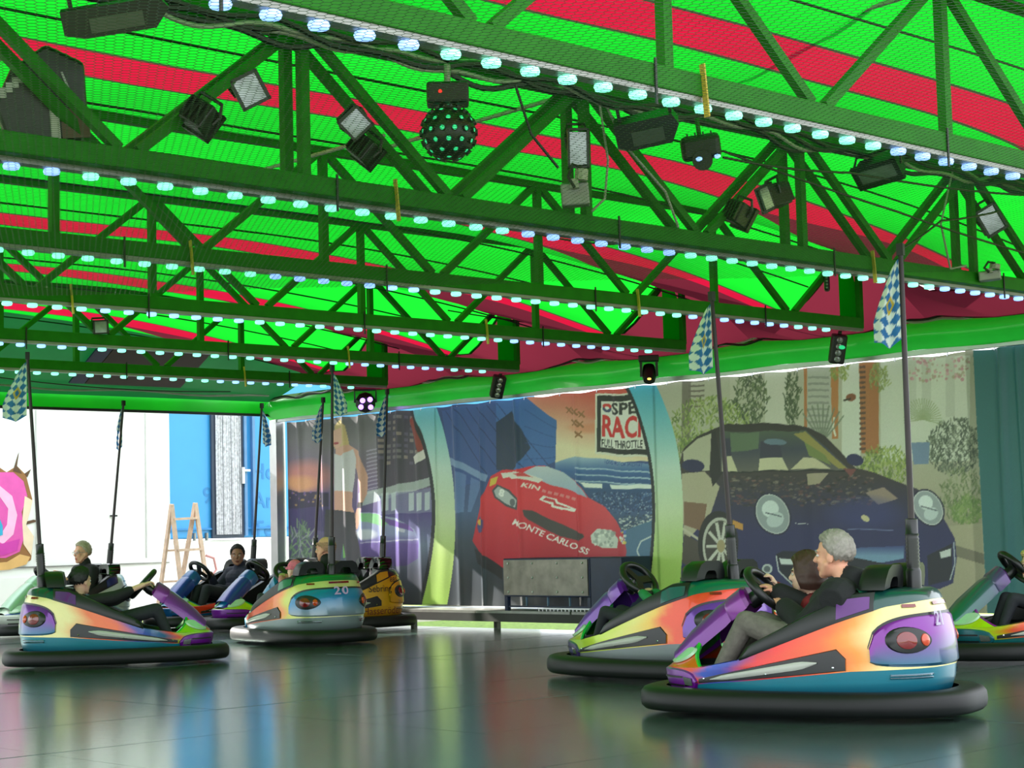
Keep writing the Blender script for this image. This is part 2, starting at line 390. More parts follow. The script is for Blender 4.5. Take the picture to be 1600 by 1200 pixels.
# ------------------------------------------------------------------ printed banners (colour only; folds are geometry)
class Paint:
    def __init__(s, x0, y0, x1, y1, sc=1.4):
        s.x0, s.y0, s.s = x0, y0, sc; s.w = int((x1 - x0) * sc); s.h = int((y1 - y0) * sc); s.a = np.zeros((s.h, s.w, 3)); s.rng = np.random.RandomState(3)
        yy, xx = np.mgrid[0:s.h, 0:s.w]; s.X = x0 + xx / sc; s.Y = y0 + yy / sc
    def put(s, m, sl, c, al=1.):
        if callable(c): c = c(s.X[sl], s.Y[sl])
        else: c = np.broadcast_to(np.array(c) / 255., s.a[sl].shape)
        k = (m * al)[..., None]; s.a[sl] = s.a[sl] * (1 - k) + c * k
    def bb(s, x0, y0, x1, y1):
        f = lambda v, o, n: int(np.clip((v - o) * s.s, 0, n))
        return (slice(f(y0, s.y0, s.h), f(y1, s.y0, s.h) + 1), slice(f(x0, s.x0, s.w), f(x1, s.x0, s.w) + 1))
    def poly(s, pts, c, al=1.):
        p = np.array(pts, float); sl = s.bb(p[:, 0].min(), p[:, 1].min(), p[:, 0].max(), p[:, 1].max()); X = s.X[sl]; Y = s.Y[sl]
        m = np.zeros(X.shape, bool); n = len(p)
        for i in range(n):
            (xa, ya), (xb, yb) = p[i], p[(i + 1) % n]
            if ya == yb: continue
            m ^= ((ya > Y) != (yb > Y)) & (X < (xb - xa) * (Y - ya) / (yb - ya) + xa)
        s.put(m.astype(float), sl, c, al)
    def ell(s, cx, cy, rx, ry, c, al=1., rot=0., soft=0.):
        R = max(rx, ry); sl = s.bb(cx - R, cy - R, cx + R, cy + R); X = s.X[sl] - cx; Y = s.Y[sl] - cy; t = math.radians(rot)
        d = ((X * math.cos(t) + Y * math.sin(t)) / rx) ** 2 + ((-X * math.sin(t) + Y * math.cos(t)) / ry) ** 2
        m = (d < 1).astype(float) if soft == 0 else np.clip((1 - d) / soft, 0, 1)
        s.put(m, sl, c, al)
    def line(s, pts, wd, c, al=1.):
        for (xa, ya), (xb, yb) in zip(pts[:-1], pts[1:]):
            dx, dy = xb - xa, yb - ya; l = math.hypot(dx, dy) or 1; nx, ny = -dy / l * wd / 2, dx / l * wd / 2
            s.poly([(xa + nx, ya + ny), (xb + nx, yb + ny), (xb - nx, yb - ny), (xa - nx, ya - ny)], c, al)
    def text(s, t, x, y, wd, ht, c, rot=0., bold=.0, shear=0., slant=0.):
        V, T = text_mesh(t, bold); V = V.copy(); V[:, 0] /= V[:, 0].max(); V[:, 1] /= .70
        px = V[:, 0] * wd + V[:, 1] * ht * slant; py = -V[:, 1] * ht + V[:, 0] * wd * shear; r = math.radians(rot)
        qx = x + px * math.cos(r) - py * math.sin(r); qy = y + px * math.sin(r) + py * math.cos(r)
        for a, b, d in T: s.poly([(qx[a], qy[a]), (qx[b], qy[b]), (qx[d], qy[d])], c)
    def dots(s, x0, y0, x1, y1, n, cols, r=(1, 3), al=.8, asp=1.):
        for _ in range(n):
            q = s.rng.uniform(r[0], r[1]); s.ell(s.rng.uniform(x0, x1), s.rng.uniform(y0, y1), q, q * asp, cols[s.rng.randint(len(cols))], al)
    def leaves(s, cx, cy, rx, ry, n, cols, ln=(4, 10)):
        for _ in range(n):
            t = s.rng.uniform(0, 6.28); q = math.sqrt(s.rng.uniform(0, 1)); x = cx + rx * q * math.cos(t); y = cy + ry * q * math.sin(t)
            a = s.rng.uniform(-2.4, -.7); l = s.rng.uniform(*ln); s.line([(x, y), (x + l * math.cos(a), y + l * math.sin(a))], 2.0, cols[s.rng.randint(len(cols))], .75)
def lerp(a, b, t): return np.array(a) / 255. + (np.array(b) / 255. - np.array(a) / 255.) * np.clip(t, 0, 1)[..., None]
def vgrad(stops):
    ys = [q[0] for q in stops]
    return lambda X, Y: np.stack([np.interp(Y, ys, [q[1][i] / 255. for q in stops]) for i in range(3)], -1)
p = Paint(436, 535, 1700, 965)
def spl(pts, n=40):
    pts = np.array(pts, float); y = np.linspace(pts[0, 1], pts[-1, 1], n); k = np.polyfit(pts[:, 1], pts[:, 0], 4); return list(zip(np.polyval(k, y), y))
# --- print A: night street, figure in white top, violet show car
p.poly([(436, 630), (690, 600), (690, 965), (436, 965)], vgrad([(640, (86, 84, 88)), (690, (118, 112, 118)), (740, (120, 100, 130)), (800, (84, 72, 128)), (870, (70, 66, 96)), (950, (40, 42, 58))]))
p.ell(480, 745, 50, 32, (226, 138, 122), .8, soft=.8); p.ell(470, 755, 34, 16, (240, 170, 110), .7, soft=.8)
p.poly([(446, 768), (515, 768), (515, 830), (446, 826)], (52, 44, 92), .85)
p.poly([(446, 764), (470, 768), (515, 770), (515, 790), (446, 795)], (44, 38, 60), .8); p.dots(450, 768, 512, 790, 26, [(190, 150, 90), (120, 90, 150)], (1, 2))
p.poly([(590, 640), (650, 640), (674, 720), (676, 760), (590, 772)], (62, 54, 70))
for i in range(7):
    for j in range(9):
        if p.rng.rand() < .7: p.poly([(596 + i * 9, 648 + j * 9), (602 + i * 9, 648 + j * 9), (602 + i * 9, 653 + j * 9), (596 + i * 9, 653 + j * 9)], [(150, 140, 138), (196, 170, 150), (110, 96, 130)][p.rng.randint(3)], .55)
p.poly([(640, 655), (652, 640), (668, 700), (655, 705)], (140, 50, 44)); p.poly([(647, 712), (664, 700), (666, 715), (650, 724)], (222, 214, 210))
for k in range(12): p.line([(572, 705 + k * 6), (592, 700 + k * 6)], 2, (190, 180, 205), .7)
p.poly([(560, 770), (676, 745), (676, 758), (560, 792)], (210, 226, 220), .7); p.poly([(590, 775), (676, 762), (676, 800), (590, 806)], (126, 128, 170), .7)
for x in (600, 612, 640, 652, 664): p.poly([(x, 770), (x + 8, 768), (x + 8, 796), (x, 798)], (210, 224, 226), .75)
p.poly([(560, 805), (676, 800), (676, 945), (446, 945), (446, 930)], vgrad([(800, (76, 62, 132)), (850, (104, 116, 150)), (890, (62, 66, 88)), (945, (34, 36, 44))]))
p.poly([(556, 800), (585, 801), (622, 810), (648, 826), (656, 846), (654, 872), (636, 884), (560, 886)], vgrad([(800, (150, 160, 190)), (835, (132, 140, 186)), (850, (92, 70, 150)), (885, (66, 48, 110))]))
p.poly([(562, 801), (590, 803), (612, 814), (600, 822), (566, 814)], (120, 196, 120), .85); p.poly([(596, 806), (640, 820), (648, 830), (610, 820)], (96, 50, 150), .8)
p.ell(570, 835, 22, 10, (220, 228, 226), .7, soft=.6); p.line([(562, 848), (655, 842)], 2, (210, 210, 230), .6); p.line([(622, 826), (634, 830)], 5, (225, 225, 236), .7)
p.leaves(470, 868, 26, 46, 160, [(96, 130, 90), (130, 165, 110), (70, 96, 76), (150, 160, 150)], (8, 18)); p.poly([(536, 840), (552, 868), (536, 872)], (120, 190, 96))
p.poly([(523, 664), (531, 655), (541, 664), (546, 698), (536, 706), (523, 700)], (206, 178, 120))                      # hair
p.poly([(520, 672), (533, 668), (535, 690), (528, 702), (520, 696)], (222, 170, 146)); p.ell(525, 692, 4, 2, (170, 60, 66))
p.poly([(524, 700), (545, 694), (562, 704), (560, 712), (524, 716)], (214, 160, 138))
p.poly([(556, 700), (565, 712), (574, 745), (573, 770), (566, 792), (559, 790), (564, 765), (557, 735), (550, 712)], (212, 156, 134))
p.poly([(522, 708), (532, 712), (542, 706), (551, 700), (556, 716), (553, 748), (550, 768), (522, 766)], (206, 204, 206))
p.poly([(522, 766), (550, 768), (549, 790), (553, 800), (522, 797)], (216, 162, 140)); p.poly([(558, 784), (568, 784), (567, 793), (557, 792)], (40, 36, 40))
p.poly([(557, 793), (566, 794), (562, 812), (558, 826), (552, 826), (552, 806)], (214, 160, 138))
p.poly([(512, 795), (553, 800), (556, 830), (562, 860), (572, 905), (548, 908), (536, 850), (528, 900), (508, 900)], vgrad([(795, (58, 56, 62)), (905, (84, 80, 92))]))
# --- print B: red stock car before a speedway
p.poly([(676, 610), (1030, 560), (1030, 965), (676, 965)], vgrad([(610, (44, 62, 120)), (740, (48, 68, 130)), (800, (60, 82, 128)), (850, (40, 52, 70)), (950, (28, 36, 44))]))
p.poly([(690, 640), (775, 625), (775, 742), (720, 760), (700, 700)], (52, 78, 148)); p.poly([(775, 625), (820, 619), (870, 656), (868, 720), (830, 736), (775, 735)], (58, 100, 176))
p.poly([(775, 660), (800, 640), (830, 700), (800, 735), (775, 735)], (34, 48, 78))
for k in range(6): p.line([(696 + k * 16, 640 - k * 2), (760 + k * 22, 740)], 1.2, (28, 40, 86), .8)
for k in range(4): p.line([(820, 640 + k * 26), (869, 668 + k * 15)], 1, (36, 66, 130), .8)
p.poly([(818, 618), (985, 600), (1022, 720), (868, 722), (870, 656)], lambda X, Y: lerp((206, 74, 62), (240, 222, 186), (Y - 612) / 95 + (930 - X) / 420)); p.ell(965, 645, 60, 14, (214, 90, 70), .5, soft=.8); p.ell(930, 668, 50, 10, (222, 120, 84), .5, soft=.8)
for x, y in ((889, 640), (898, 642), (908, 645), (898, 659), (906, 661), (904, 677)):
    p.line([(x - 5, y - 4), (x + 5, y + 5)], 3, (150, 96, 60)); p.line([(x - 4, y + 5), (x + 4, y - 5)], 2, (150, 96, 60))
p.poly([(930, 615), (990, 612), (1016, 714), (960, 712), (929, 709)], (226, 220, 206)); p.poly([(933, 618), (990, 615), (1014, 711), (932, 706)], (30, 30, 32)); p.poly([(939, 627), (992, 624), (1010, 702), (938, 699)], (232, 230, 226))
p.ell(948, 637, 7, 7, (60, 66, 110)); p.ell(948, 634, 7, 4, (214, 50, 50)); p.ell(948, 637, 3.2, 2.6, (240, 240, 240))
p.text('SPE', 956, 646, 38, 18, (40, 40, 44), -2, .03); p.text('RACI', 940, 681, 62, 32, (214, 36, 40), 1, .03); p.text('FULL THROTTLE', 939, 698, 66, 12, (30, 30, 34), 1.5, .02)
p.poly([(868, 722), (900, 712), (1024, 726), (1024, 800), (920, 790), (868, 740)], vgrad([(715, (150, 176, 206)), (735, (52, 92, 158)), (765, (40, 70, 120)), (800, (46, 64, 110))]))
p.text('TEXAS MOTOR SPEEDWAY', 943, 724, 62, 6, (40, 66, 140), 5, .01)
for y in (736, 746, 756): p.line([(898, y - 6), (1022, y + 2)], 2.2, (180, 204, 226), .85)
p.poly([(905, 752), (940, 756), (940, 763), (912, 760)], (236, 238, 236)); p.poly([(952, 757), (1022, 757), (1022, 763), (955, 763)], (232, 236, 236))
p.dots(922, 768, 1020, 802, 420, [(70, 100, 160), (40, 60, 110), (150, 170, 200), (30, 44, 84)], (.7, 1.6))
p.dots(968, 804, 1020, 826, 130, [(190, 200, 206), (90, 110, 130), (220, 220, 220), (50, 60, 80)], (1, 2.6), asp=.6)
p.poly([(976, 828), (1024, 812), (1024, 950), (960, 950)], (74, 108, 146)); p.line([(1022, 836), (1002, 846), (996, 860), (1002, 876), (1014, 886)], 2.2, (200, 210, 214))
p.poly([(700, 712), (762, 742), (758, 752), (702, 724)], (150, 176, 216), .7); p.poly([(712, 735), (728, 742), (724, 800), (710, 802)], (100, 130, 190), .7); p.poly([(735, 745), (752, 752), (735, 800), (730, 800)], (100, 130, 190), .7)
p.poly([(740, 856), (785, 886), (785, 906), (745, 880)], (16, 20, 26))
red = lambda X, Y: lerp((226, 40, 52), (176, 18, 36), (Y - 780) / 90) + np.clip((X - 880) / 600, 0, .12)[..., None] * np.array([.2, .9, .9])
p.poly([(766, 744), (786, 733), (812, 732), (832, 728), (852, 726), (876, 736), (902, 753), (918, 776), (944, 792), (962, 812), (975, 835), (979, 858), (978, 905), (860, 905), (790, 890), (748, 862), (737, 845), (744, 812), (752, 778)], red)
p.poly([(818, 738), (838, 728), (856, 727), (880, 738), (902, 754), (917, 777), (892, 766), (862, 757), (835, 745)], vgrad([(727, (196, 204, 214)), (777, (150, 172, 206))]))
p.poly([(782, 739), (806, 735), (850, 748), (842, 754), (812, 747), (800, 747), (796, 744), (786, 747)], (228, 222, 216)); p.poly([(800, 738), (818, 738), (834, 746), (812, 743)], (216, 60, 64))
p.text('KIN', 815, 760, 28, 7, (240, 222, 214), 12, .03, slant=.3); [p.line([(848 + 9 * k, 765 + 2.6 * k), (854 + 9 * k, 767 + 2.6 * k)], 4.5, (232, 176, 172), .6) for k in range(6)]
p.poly([(768, 766), (776, 757), (796, 764), (811, 780), (808, 796), (790, 790), (772, 778)], (60, 64, 70)); p.poly([(771, 767), (778, 760), (794, 767), (808, 781), (805, 792), (790, 786), (774, 776)], (176, 182, 186)); p.text('8', 778, 774, 9, 11, (240, 240, 240), 12, .05); p.ell(801, 784, 4, 6, (90, 94, 100))
p.poly([(818, 796), (834, 798), (910, 834), (912, 838), (905, 845), (876, 838), (826, 812), (820, 806)], (54, 48, 48)); p.dots(826, 802, 905, 840, 0, [(90, 84, 84)])
bow = [(850, 773), (870, 779), (872, 784), (900, 795), (897, 800), (880, 796), (879, 797), (862, 791), (862, 787), (843, 780)]; p.poly(bow, (240, 236, 232)); p.poly([(854, 776), (867, 780), (869, 786), (893, 795), (880, 793), (866, 789), (865, 784), (849, 780)], (204, 34, 48))
p.text('MONTE CARLO SS', 800, 818, 126, 9.5, (238, 232, 230), 22.5, .02, slant=.15)
p.poly([(922, 836), (932, 826), (955, 828), (966, 842), (964, 856), (940, 856), (924, 848)], (206, 208, 204)); p.dots(928, 830, 960, 852, 40, [(150, 156, 154), (236, 236, 230)], (1, 3))
p.poly([(748, 806), (756, 812), (755, 830), (747, 832), (744, 822)], (66, 60, 120)); p.ell(749, 815, 4, 5, (222, 170, 60)); p.poly([(766, 748), (778, 744), (774, 756), (764, 760)], (226, 190, 60)); p.dots(966, 826, 977, 850, 16, [(230, 200, 80), (240, 240, 240), (80, 110, 200)], (1, 3))
# --- print C: dark blue coupe in a garden drive
p.poly([(1024, 560), (1560, 500), (1560, 965), (1024, 965)], vgrad([(560, (176, 170, 152)), (660, (186, 182, 164)), (800, (160, 150, 128)), (950, (140, 128, 104))]))
for x, wd, c in ((1066, 14, (120, 112, 100)), (1140, 12, (190, 184, 168)), (1195, 34, (206, 202, 190)), (1316, 28, (214, 214, 204)), (1376, 140, (206, 206, 194))): p.poly([(x, 560), (x + wd, 555), (x + wd, 720), (x, 720)], c)
for k in range(6): p.line([(1076, 594 + 8 * k), (1102, 592 + 8 * k)], 3, (110, 100, 92))
p.poly([(1262, 574), (1302, 570), (1302, 680), (1262, 690)], (176, 174, 164)); [p.line([(1264, 590 + 10 * k), (1296, 588 + 10 * k)], 3.5, (140, 140, 134)) for k in range(9)]
p.poly([(1258, 574), (1263, 574), (1263, 690), (1258, 690)], (176, 108, 62)); p.poly([(1298, 571), (1310, 570), (1310, 684), (1301, 684)], (182, 112, 60)); p.poly([(1342, 568), (1373, 562), (1373, 708), (1346, 708)], (170, 100, 58))
[p.line([(1343, 574 + 8 * k), (1352, 573 + 8 * k)], 4, (96, 62, 48)) for k in range(17)]
p.ell(1330, 620, 8, 6, (130, 70, 46)); p.line([(1318, 624), (1330, 622)], 3, (50, 40, 34)); p.line([(1304, 650), (1302, 665), (1306, 680)], 3, (226, 222, 206))
for x in (1418, 1440, 1478): p.poly([(x, 556), (x + 14, 555), (x + 14, 650), (x, 650)], (190, 190, 178))
p.leaves(1172, 622, 26, 44, 330, [(66, 80, 52), (48, 60, 42), (104, 116, 80)]); p.leaves(1238, 622, 14, 42, 160, [(74, 88, 60), (52, 66, 44)])
p.leaves(1110, 668, 62, 46, 700, [(120, 140, 62), (150, 164, 80), (84, 104, 50), (172, 184, 110)]); p.leaves(1080, 720, 30, 34, 200, [(120, 140, 62), (90, 110, 54)])
p.leaves(1384, 730, 42, 30, 420, [(130, 148, 64), (160, 172, 84), (92, 110, 54)]); p.leaves(1492, 700, 44, 44, 620, [(86, 92, 80), (58, 66, 58), (130, 136, 118)]); p.leaves(1505, 775, 36, 44, 420, [(120, 130, 90), (84, 100, 62), (160, 160, 130)]); p.leaves(1512, 800, 26, 22, 260, [(96, 124, 60), (130, 150, 84)])
for k in range(26): a = math.pi * (k / 25.) * 1.1 - .15; p.line([(1442, 655), (1442 + 30 * math.cos(a), 655 - 34 * math.sin(a))], 1.6, (150, 160, 120), .8)
for k in range(9): a = math.pi * (.25 + .06 * k); p.line([(1286, 690), (1286 + 46 * math.cos(a), 690 - 60 * math.sin(a))], 2.4, (110, 118, 100), .8)
p.leaves(1312, 580, 16, 16, 60, [(150, 160, 80), (120, 136, 66)]); p.leaves(1372, 590, 16, 22, 110, [(150, 160, 90), (120, 130, 76)]); p.dots(1420, 558, 1515, 596, 90, [(206, 150, 160), (190, 120, 136), (170, 150, 130)], (1.2, 3)); p.poly([(1424, 692), (1452, 690), (1450, 724), (1428, 726)], (110, 130, 166))
p.poly([(1476, 822), (1560, 815), (1560, 965), (1440, 965)], (170, 160, 134)); p.poly([(1488, 850), (1560, 872), (1560, 888), (1490, 868)], (120, 112, 96))
NV = (38, 36, 84)
body = [(1114, 670), (1136, 662), (1178, 660), (1244, 662), (1265, 668), (1290, 680), (1314, 704), (1337, 731), (1370, 739), (1405, 753), (1433, 764), (1458, 785), (1475, 810), (1492, 841), (1495, 872), (1489, 911), (1468, 920), (1209, 965), (1100, 965), (1066, 925), (1066, 790), (1062, 726), (1069, 701), (1090, 680)]
p.poly(body, vgrad([(660, (40, 32, 34)), (740, (54, 44, 46)), (780, (44, 38, 66)), (830, NV), (920, (40, 40, 88)), (960, (24, 26, 50))]))
p.poly([(1066, 740), (1102, 735), (1124, 760), (1112, 800), (1070, 850)], (182, 170, 146)); p.poly([(1070, 784), (1106, 786), (1100, 830), (1070, 820)], (128, 92, 72)); p.poly([(1070, 834), (1100, 850), (1096, 900), (1066, 878)], (70, 60, 54)); p.line([(1068, 826), (1098, 846)], 4, (200, 190, 170))
p.poly([(1068, 706), (1090, 684), (1112, 676), (1110, 734), (1070, 734)], (186, 180, 158)); p.poly([(1112, 676), (1118, 672), (1128, 740), (1114, 760), (1110, 735)], (34, 28, 32))
p.poly([(1124, 674), (1260, 672), (1292, 698), (1328, 733), (1126, 738)], vgrad([(672, (70, 82, 66)), (700, (52, 54, 74)), (738, (96, 90, 84))]))
p.poly([(1140, 676), (1186, 674), (1184, 700), (1140, 706)], (86, 104, 80)); p.poly([(1128, 712), (1142, 712), (1152, 736), (1128, 737)], (206, 196, 166)); p.poly([(1186, 716), (1222, 714), (1232, 733), (1184, 735)], (208, 198, 168)); p.poly([(1128, 686), (1140, 684), (1142, 712), (1128, 714)], (44, 40, 66)); p.poly([(1188, 690), (1218, 688), (1222, 714), (1186, 716)], (46, 42, 66)); p.ell(1211, 690, 18, 5, (96, 116, 140))
p.poly([(1236, 732), (1256, 714), (1276, 716), (1300, 732)], (204, 192, 160)); p.poly([(1240, 676), (1260, 674), (1326, 732), (1310, 730)], (150, 136, 70)); p.poly([(1258, 690), (1290, 710), (1300, 726), (1266, 712)], (112, 124, 66)); p.line([(1126, 738), (1200, 735), (1330, 734)], 2, (22, 20, 24))
p.dots(1140, 742, 1370, 790, 520, [(30, 24, 26), (96, 80, 70), (62, 50, 50), (136, 122, 108), (110, 60, 60), (44, 38, 44)], (1, 4.5), .6, .45); p.poly([(1262, 740), (1296, 738), (1282, 756), (1264, 758)], (166, 150, 130)); p.poly([(1352, 770), (1380, 760), (1402, 778), (1372, 788)], (150, 126, 116))
p.ell(1350, 800, 70, 30, (54, 58, 130), .5, soft=.8); p.poly([(1225, 862), (1412, 852), (1412, 872), (1340, 886), (1230, 884)], lambda X, Y: lerp((54, 66, 130), (128, 168, 206), (Y - 852) / 16), .85)
p.line([(1243, 817), (1264, 818)], 1.3, (190, 190, 200)); p.line([(1325, 826), (1395, 828)], 1.2, (110, 120, 170)); p.ell(1352, 810, 7, 4.5, (206, 190, 150), rot=30)
for cx, cy, rx_, ry_, r in ((1207, 803, 24, 31, -30), (1450, 793, 20, 27, -30)):
    p.ell(cx, cy, rx_ + 4, ry_ + 4, (26, 24, 52), rot=r); p.ell(cx, cy, rx_ + 1.5, ry_ + 1.5, (206, 206, 210), rot=r); p.ell(cx, cy, rx_, ry_, (150, 156, 166), rot=r); p.ell(cx - 4, cy - 8, rx_ * .55, ry_ * .42, (220, 226, 232), rot=r); p.ell(cx + 4, cy + 9, rx_ * .6, ry_ * .36, (196, 204, 212), rot=r); p.line([(cx - 12, cy - 2), (cx + 14, cy + 4)], 2, (90, 96, 110))
p.ell(1084, 727, 18, 10, (34, 32, 74)); p.ell(1336, 718, 13, 9, (36, 34, 80), rot=20); p.poly([(1318, 730), (1338, 733), (1330, 744)], (120, 60, 62))
p.ell(1122, 850, 31, 52, (30, 27, 28)); p.ell(1124, 852, 25, 44, (190, 186, 178)); p.ell(1125, 853, 22, 40, (60, 54, 50))
for k in range(10): a = k * .628; p.line([(1126, 853), (1126 + 21 * math.cos(a), 853 + 39 * math.sin(a))], 4.5, (206, 202, 194))
p.ell(1126, 853, 6, 10, (170, 150, 110)); p.poly([(1144, 812), (1160, 818), (1160, 828), (1144, 823)], (206, 140, 60))
p.poly([(1212, 866), (1224, 860), (1290, 862), (1400, 884), (1400, 925), (1240, 918), (1220, 896)], (26, 26, 38)); p.line([(1212, 868), (1216, 892), (1240, 914), (1270, 920)], 2, (196, 198, 206)); p.poly([(1217, 872), (1244, 874), (1246, 882), (1220, 882)], (214, 218, 222))
for k in range(4): p.line([(1300, 890 + 7 * k), (1400, 888 + 7 * k)], 1.6, (90, 94, 110))
p.poly([(1448, 868), (1488, 848), (1488, 905), (1450, 915)], (28, 28, 40)); p.poly([(1468, 862), (1486, 856), (1486, 868), (1470, 872)], (210, 212, 214)); p.line([(1490, 846), (1492, 880), (1484, 906)], 2, (180, 186, 200)); p.ell(1198, 889, 8, 8, (190, 194, 200)); p.ell(1198, 889, 5, 5, (90, 94, 106))
# --- swoops between the prints
sw = vgrad([(600, (58, 168, 206)), (650, (110, 190, 210)), (730, (196, 220, 212)), (800, (206, 222, 180)), (870, (178, 206, 110)), (945, (160, 200, 84))])
for le, re in (([(636, 620), (642, 640), (666, 702), (675, 765), (676, 840), (669, 890), (658, 945)], [(676, 620), (684, 640), (702, 710), (710, 777), (711, 840), (705, 902), (699, 945)]),
               ([(972, 590), (979, 604), (1002, 660), (1016, 721), (1022, 781), (1021, 842), (1016, 890), (1006, 955)], [(1020, 590), (1028, 606), (1055, 680), (1067, 767), (1069, 837), (1064, 904), (1058, 955)])):
    a, b = spl(le), spl(re); p.poly(a + b[::-1], sw); p.line(a, 5, (28, 30, 38))
# teal tarpaulin
p.poly([(1519, 520), (1700, 500), (1700, 965), (1543, 965)], (32, 92, 98))
p.a = np.clip((p.a * .86 + .075) * (1 + .05 * (np.random.rand(p.h, p.w, 1) - .5)), 0, 1)
m_ban = mat('printed_tarpaulin', vcol=True, rough=.42, noise=.05, nscale=1.5, transl=.10, spec=.5)
def banner(y0, y1, label, folds, zt=2.79, zb=.22, x0=XW, name='printed_banner', wav=.012, seed=0):
    """y0>y1; hangs in plane X=x0; vertical folds are real relief"""
    st = .0092; ny = int((y0 - y1) / st); nz = int((zt - zb) / st)
    Yv = np.linspace(y0, y1, ny); Zv = np.linspace(zb, zt, nz); YY, ZZ = np.meshgrid(Yv, Zv, indexing='ij')
    q = proj(np.stack([np.full(YY.shape, x0), YY, ZZ], -1)); cx = (q[..., 0] - p.x0) * p.s; cy = (q[..., 1] - p.y0) * p.s
    cx = np.clip(cx, 0, p.w - 1.001); cy = np.clip(cy, 0, p.h - 1.001); ix = cx.astype(int); iy = cy.astype(int); fx = (cx - ix)[..., None]; fy = (cy - iy)[..., None]
    col = (p.a[iy, ix] * (1 - fx) + p.a[iy, ix + 1] * fx) * (1 - fy) + (p.a[iy + 1, ix] * (1 - fx) + p.a[iy + 1, ix + 1] * fx) * fy
    t = (ZZ - zb) / (zt - zb); rs = np.random.RandomState(seed); d = wav * np.sin(YY * 3.1 + seed) * np.sin(ZZ * .9 + .4)
    for yc, amp, wd, top in folds: d = d + amp * np.exp(-((YY - yc - .05 * (t - .5) * np.sin(yc * 7)) / wd) ** 2) * (.35 + .65 * t if top else .4 + .6 * np.sin(math.pi * t))
    d = d + .003 * np.sin(YY * 17 + ZZ * 2)
    zz = ZZ - .03 * np.abs(np.sin((YY - y1) * math.pi / .62)) ** 4 * 0 - .018 * np.sin((YY) * math.pi / .62) ** 2 * t
    o = fastmesh(name, np.stack([x0 - d, YY, zz], -1).reshape(-1, 3), gridq(ny, nz), m_ban, None, lin(col.reshape(-1, 3) * .9999), True)
    b = o.modifiers.new('thickness', 'SOLIDIFY'); b.thickness = .0016; b.offset = -1 if False else 0
    b.show_render = False; b.show_viewport = False; o.modifiers.remove(b)
    # rail ties
    for y in np.arange(y1 + .3, y0, .62): MB().tube([(x0 - .015, y, zt - .03), (x0 + .0, y, zt + .02), (x0 - .03, y, zt + .03)], .006, 5).build('banner_tie', M_ALU, o)
    return tag(o, label, 'banner')
ys = [atX(u, 780, XW)[1] for u in (685, 1030, 1534)]
f1 = [(20.75, .05, .06, 1), (20.2, .06, .07, 1), (19.75, .04, .05, 1), (19.4, .05, .06, 1), (18.95, .07, .08, 1), (18.6, .05, .06, 1), (18.2, .03, .05, 1)]
f2 = [(17.45, .045, .05, 1), (17.0, .035, .03, 0), (16.3, .05, .04, 1), (15.3, .03, .03, 0), (14.6, .02, .06, 1)]
f3 = [(13.3, .02, .1, 1), (11.8, .02, .12, 1), (10.6, .02, .1, 1)]
banner(21.08, ys[0], 'creased vinyl banner printed with a figure in white top and violet car', f1, seed=1)
banner(ys[0] + .03, ys[1], 'vinyl banner printed with a red stock car and speedway poster', f2, seed=2, x0=XW - .006)
banner(ys[1] + .04, ys[2], 'vinyl banner printed with a dark blue coupe in a garden drive', f3, seed=3, x0=XW - .012)
banner(ys[2] + .10, 7.4, 'plain teal tarpaulin hanging beside the blue coupe banner', [(9.5, .06, .05, 1), (9.15, .07, .06, 0), (8.8, .05, .06, 1), (9.3, .03, .03, 1)], zt=2.80, x0=XW - .02, name='teal_tarpaulin', wav=.02, seed=4)
# ------------------------------------------------------------------ trailers, ladder, cabinet beyond the rink
YT = 24.0
m_white = mat('white_trailer_paint', (240, 240, 238), .4, noise=.02, nscale=2)
m_blue = mat('blue_trailer_paint', (58, 150, 214), .35, noise=.04, nscale=2)
m_blued = mat('faded_blue_lettering', (44, 126, 190), .4, noise=0)
wt = thing('white_trailer', 'white showman trailer with pink graffiti burst on its side', 'trailer', (12, YT, 0))
MB().box((-1.0, 1.2, 1.86), (9.28, 2.4, 3.46)).build('body', m_white, wt, bevel=.02)
MB().box((-1.0, -.012, .82), (9.2, .02, .02)).build('skirt_line', M_GREY, wt)
MB().box((-1.0, -.02, .40), (9.2, .03, .55)).build('skirt', m_white, wt)
MB().box((1.35, -.012, 2.0), (.015, .02, 2.2)).build('door_seam', mat('panel_gap', (188, 188, 186), .6), wt); MB().box((3.2, -.012, 2.0), (.015, .02, 2.2)).build('door_seam', MATS['panel_gap'], wt)
dk = atY(176, 806, YT) - (12, YT, 0); MB().box((dk[0], -.03, dk[2]), (.10, .05, .025)).build('door_handle', M_BLACK, wt)
def wp(u, v, d): q = atY(u, v, YT); return (q[0] - 12, -d, q[2])
def wpoly(name, pts, d, m): return MB().prism(pts, wp, d, d - .006).build(name, m, wt)
mp = lambda n, c: mat('graffiti_' + n, c, .4, noise=.06, nscale=8)
wpoly('graffiti_shadow', [(-60, 690), (10, 738), (26, 728), (40, 742), (50, 780), (38, 815), (52, 840), (48, 875), (30, 885), (0, 890), (-60, 880)], .008, mp('brown', (150, 104, 62)))
wpoly('graffiti_pink', [(-60, 700), (-8, 738), (20, 738), (36, 752), (42, 775), (33, 800), (38, 835), (30, 862), (8, 872), (-60, 870)], .014, mp('pink', (226, 92, 176)))
wpoly('graffiti_cream', [(38, 775), (50, 782), (46, 800), (40, 820), (52, 838), (48, 868), (36, 850), (34, 815)], .016, mp('cream', (236, 214, 186)))
wpoly('graffiti_light', [(-60, 760), (-10, 752), (18, 775), (26, 805), (20, 835), (4, 850), (-6, 845), (10, 820), (12, 795), (-4, 772), (-60, 780)], .020, mp('light_pink', (246, 186, 222)))
wpoly('graffiti_violet', [(-60, 842), (0, 850), (30, 842), (26, 860), (4, 868), (-60, 866)], .022, mp('violet', (206, 66, 170)))
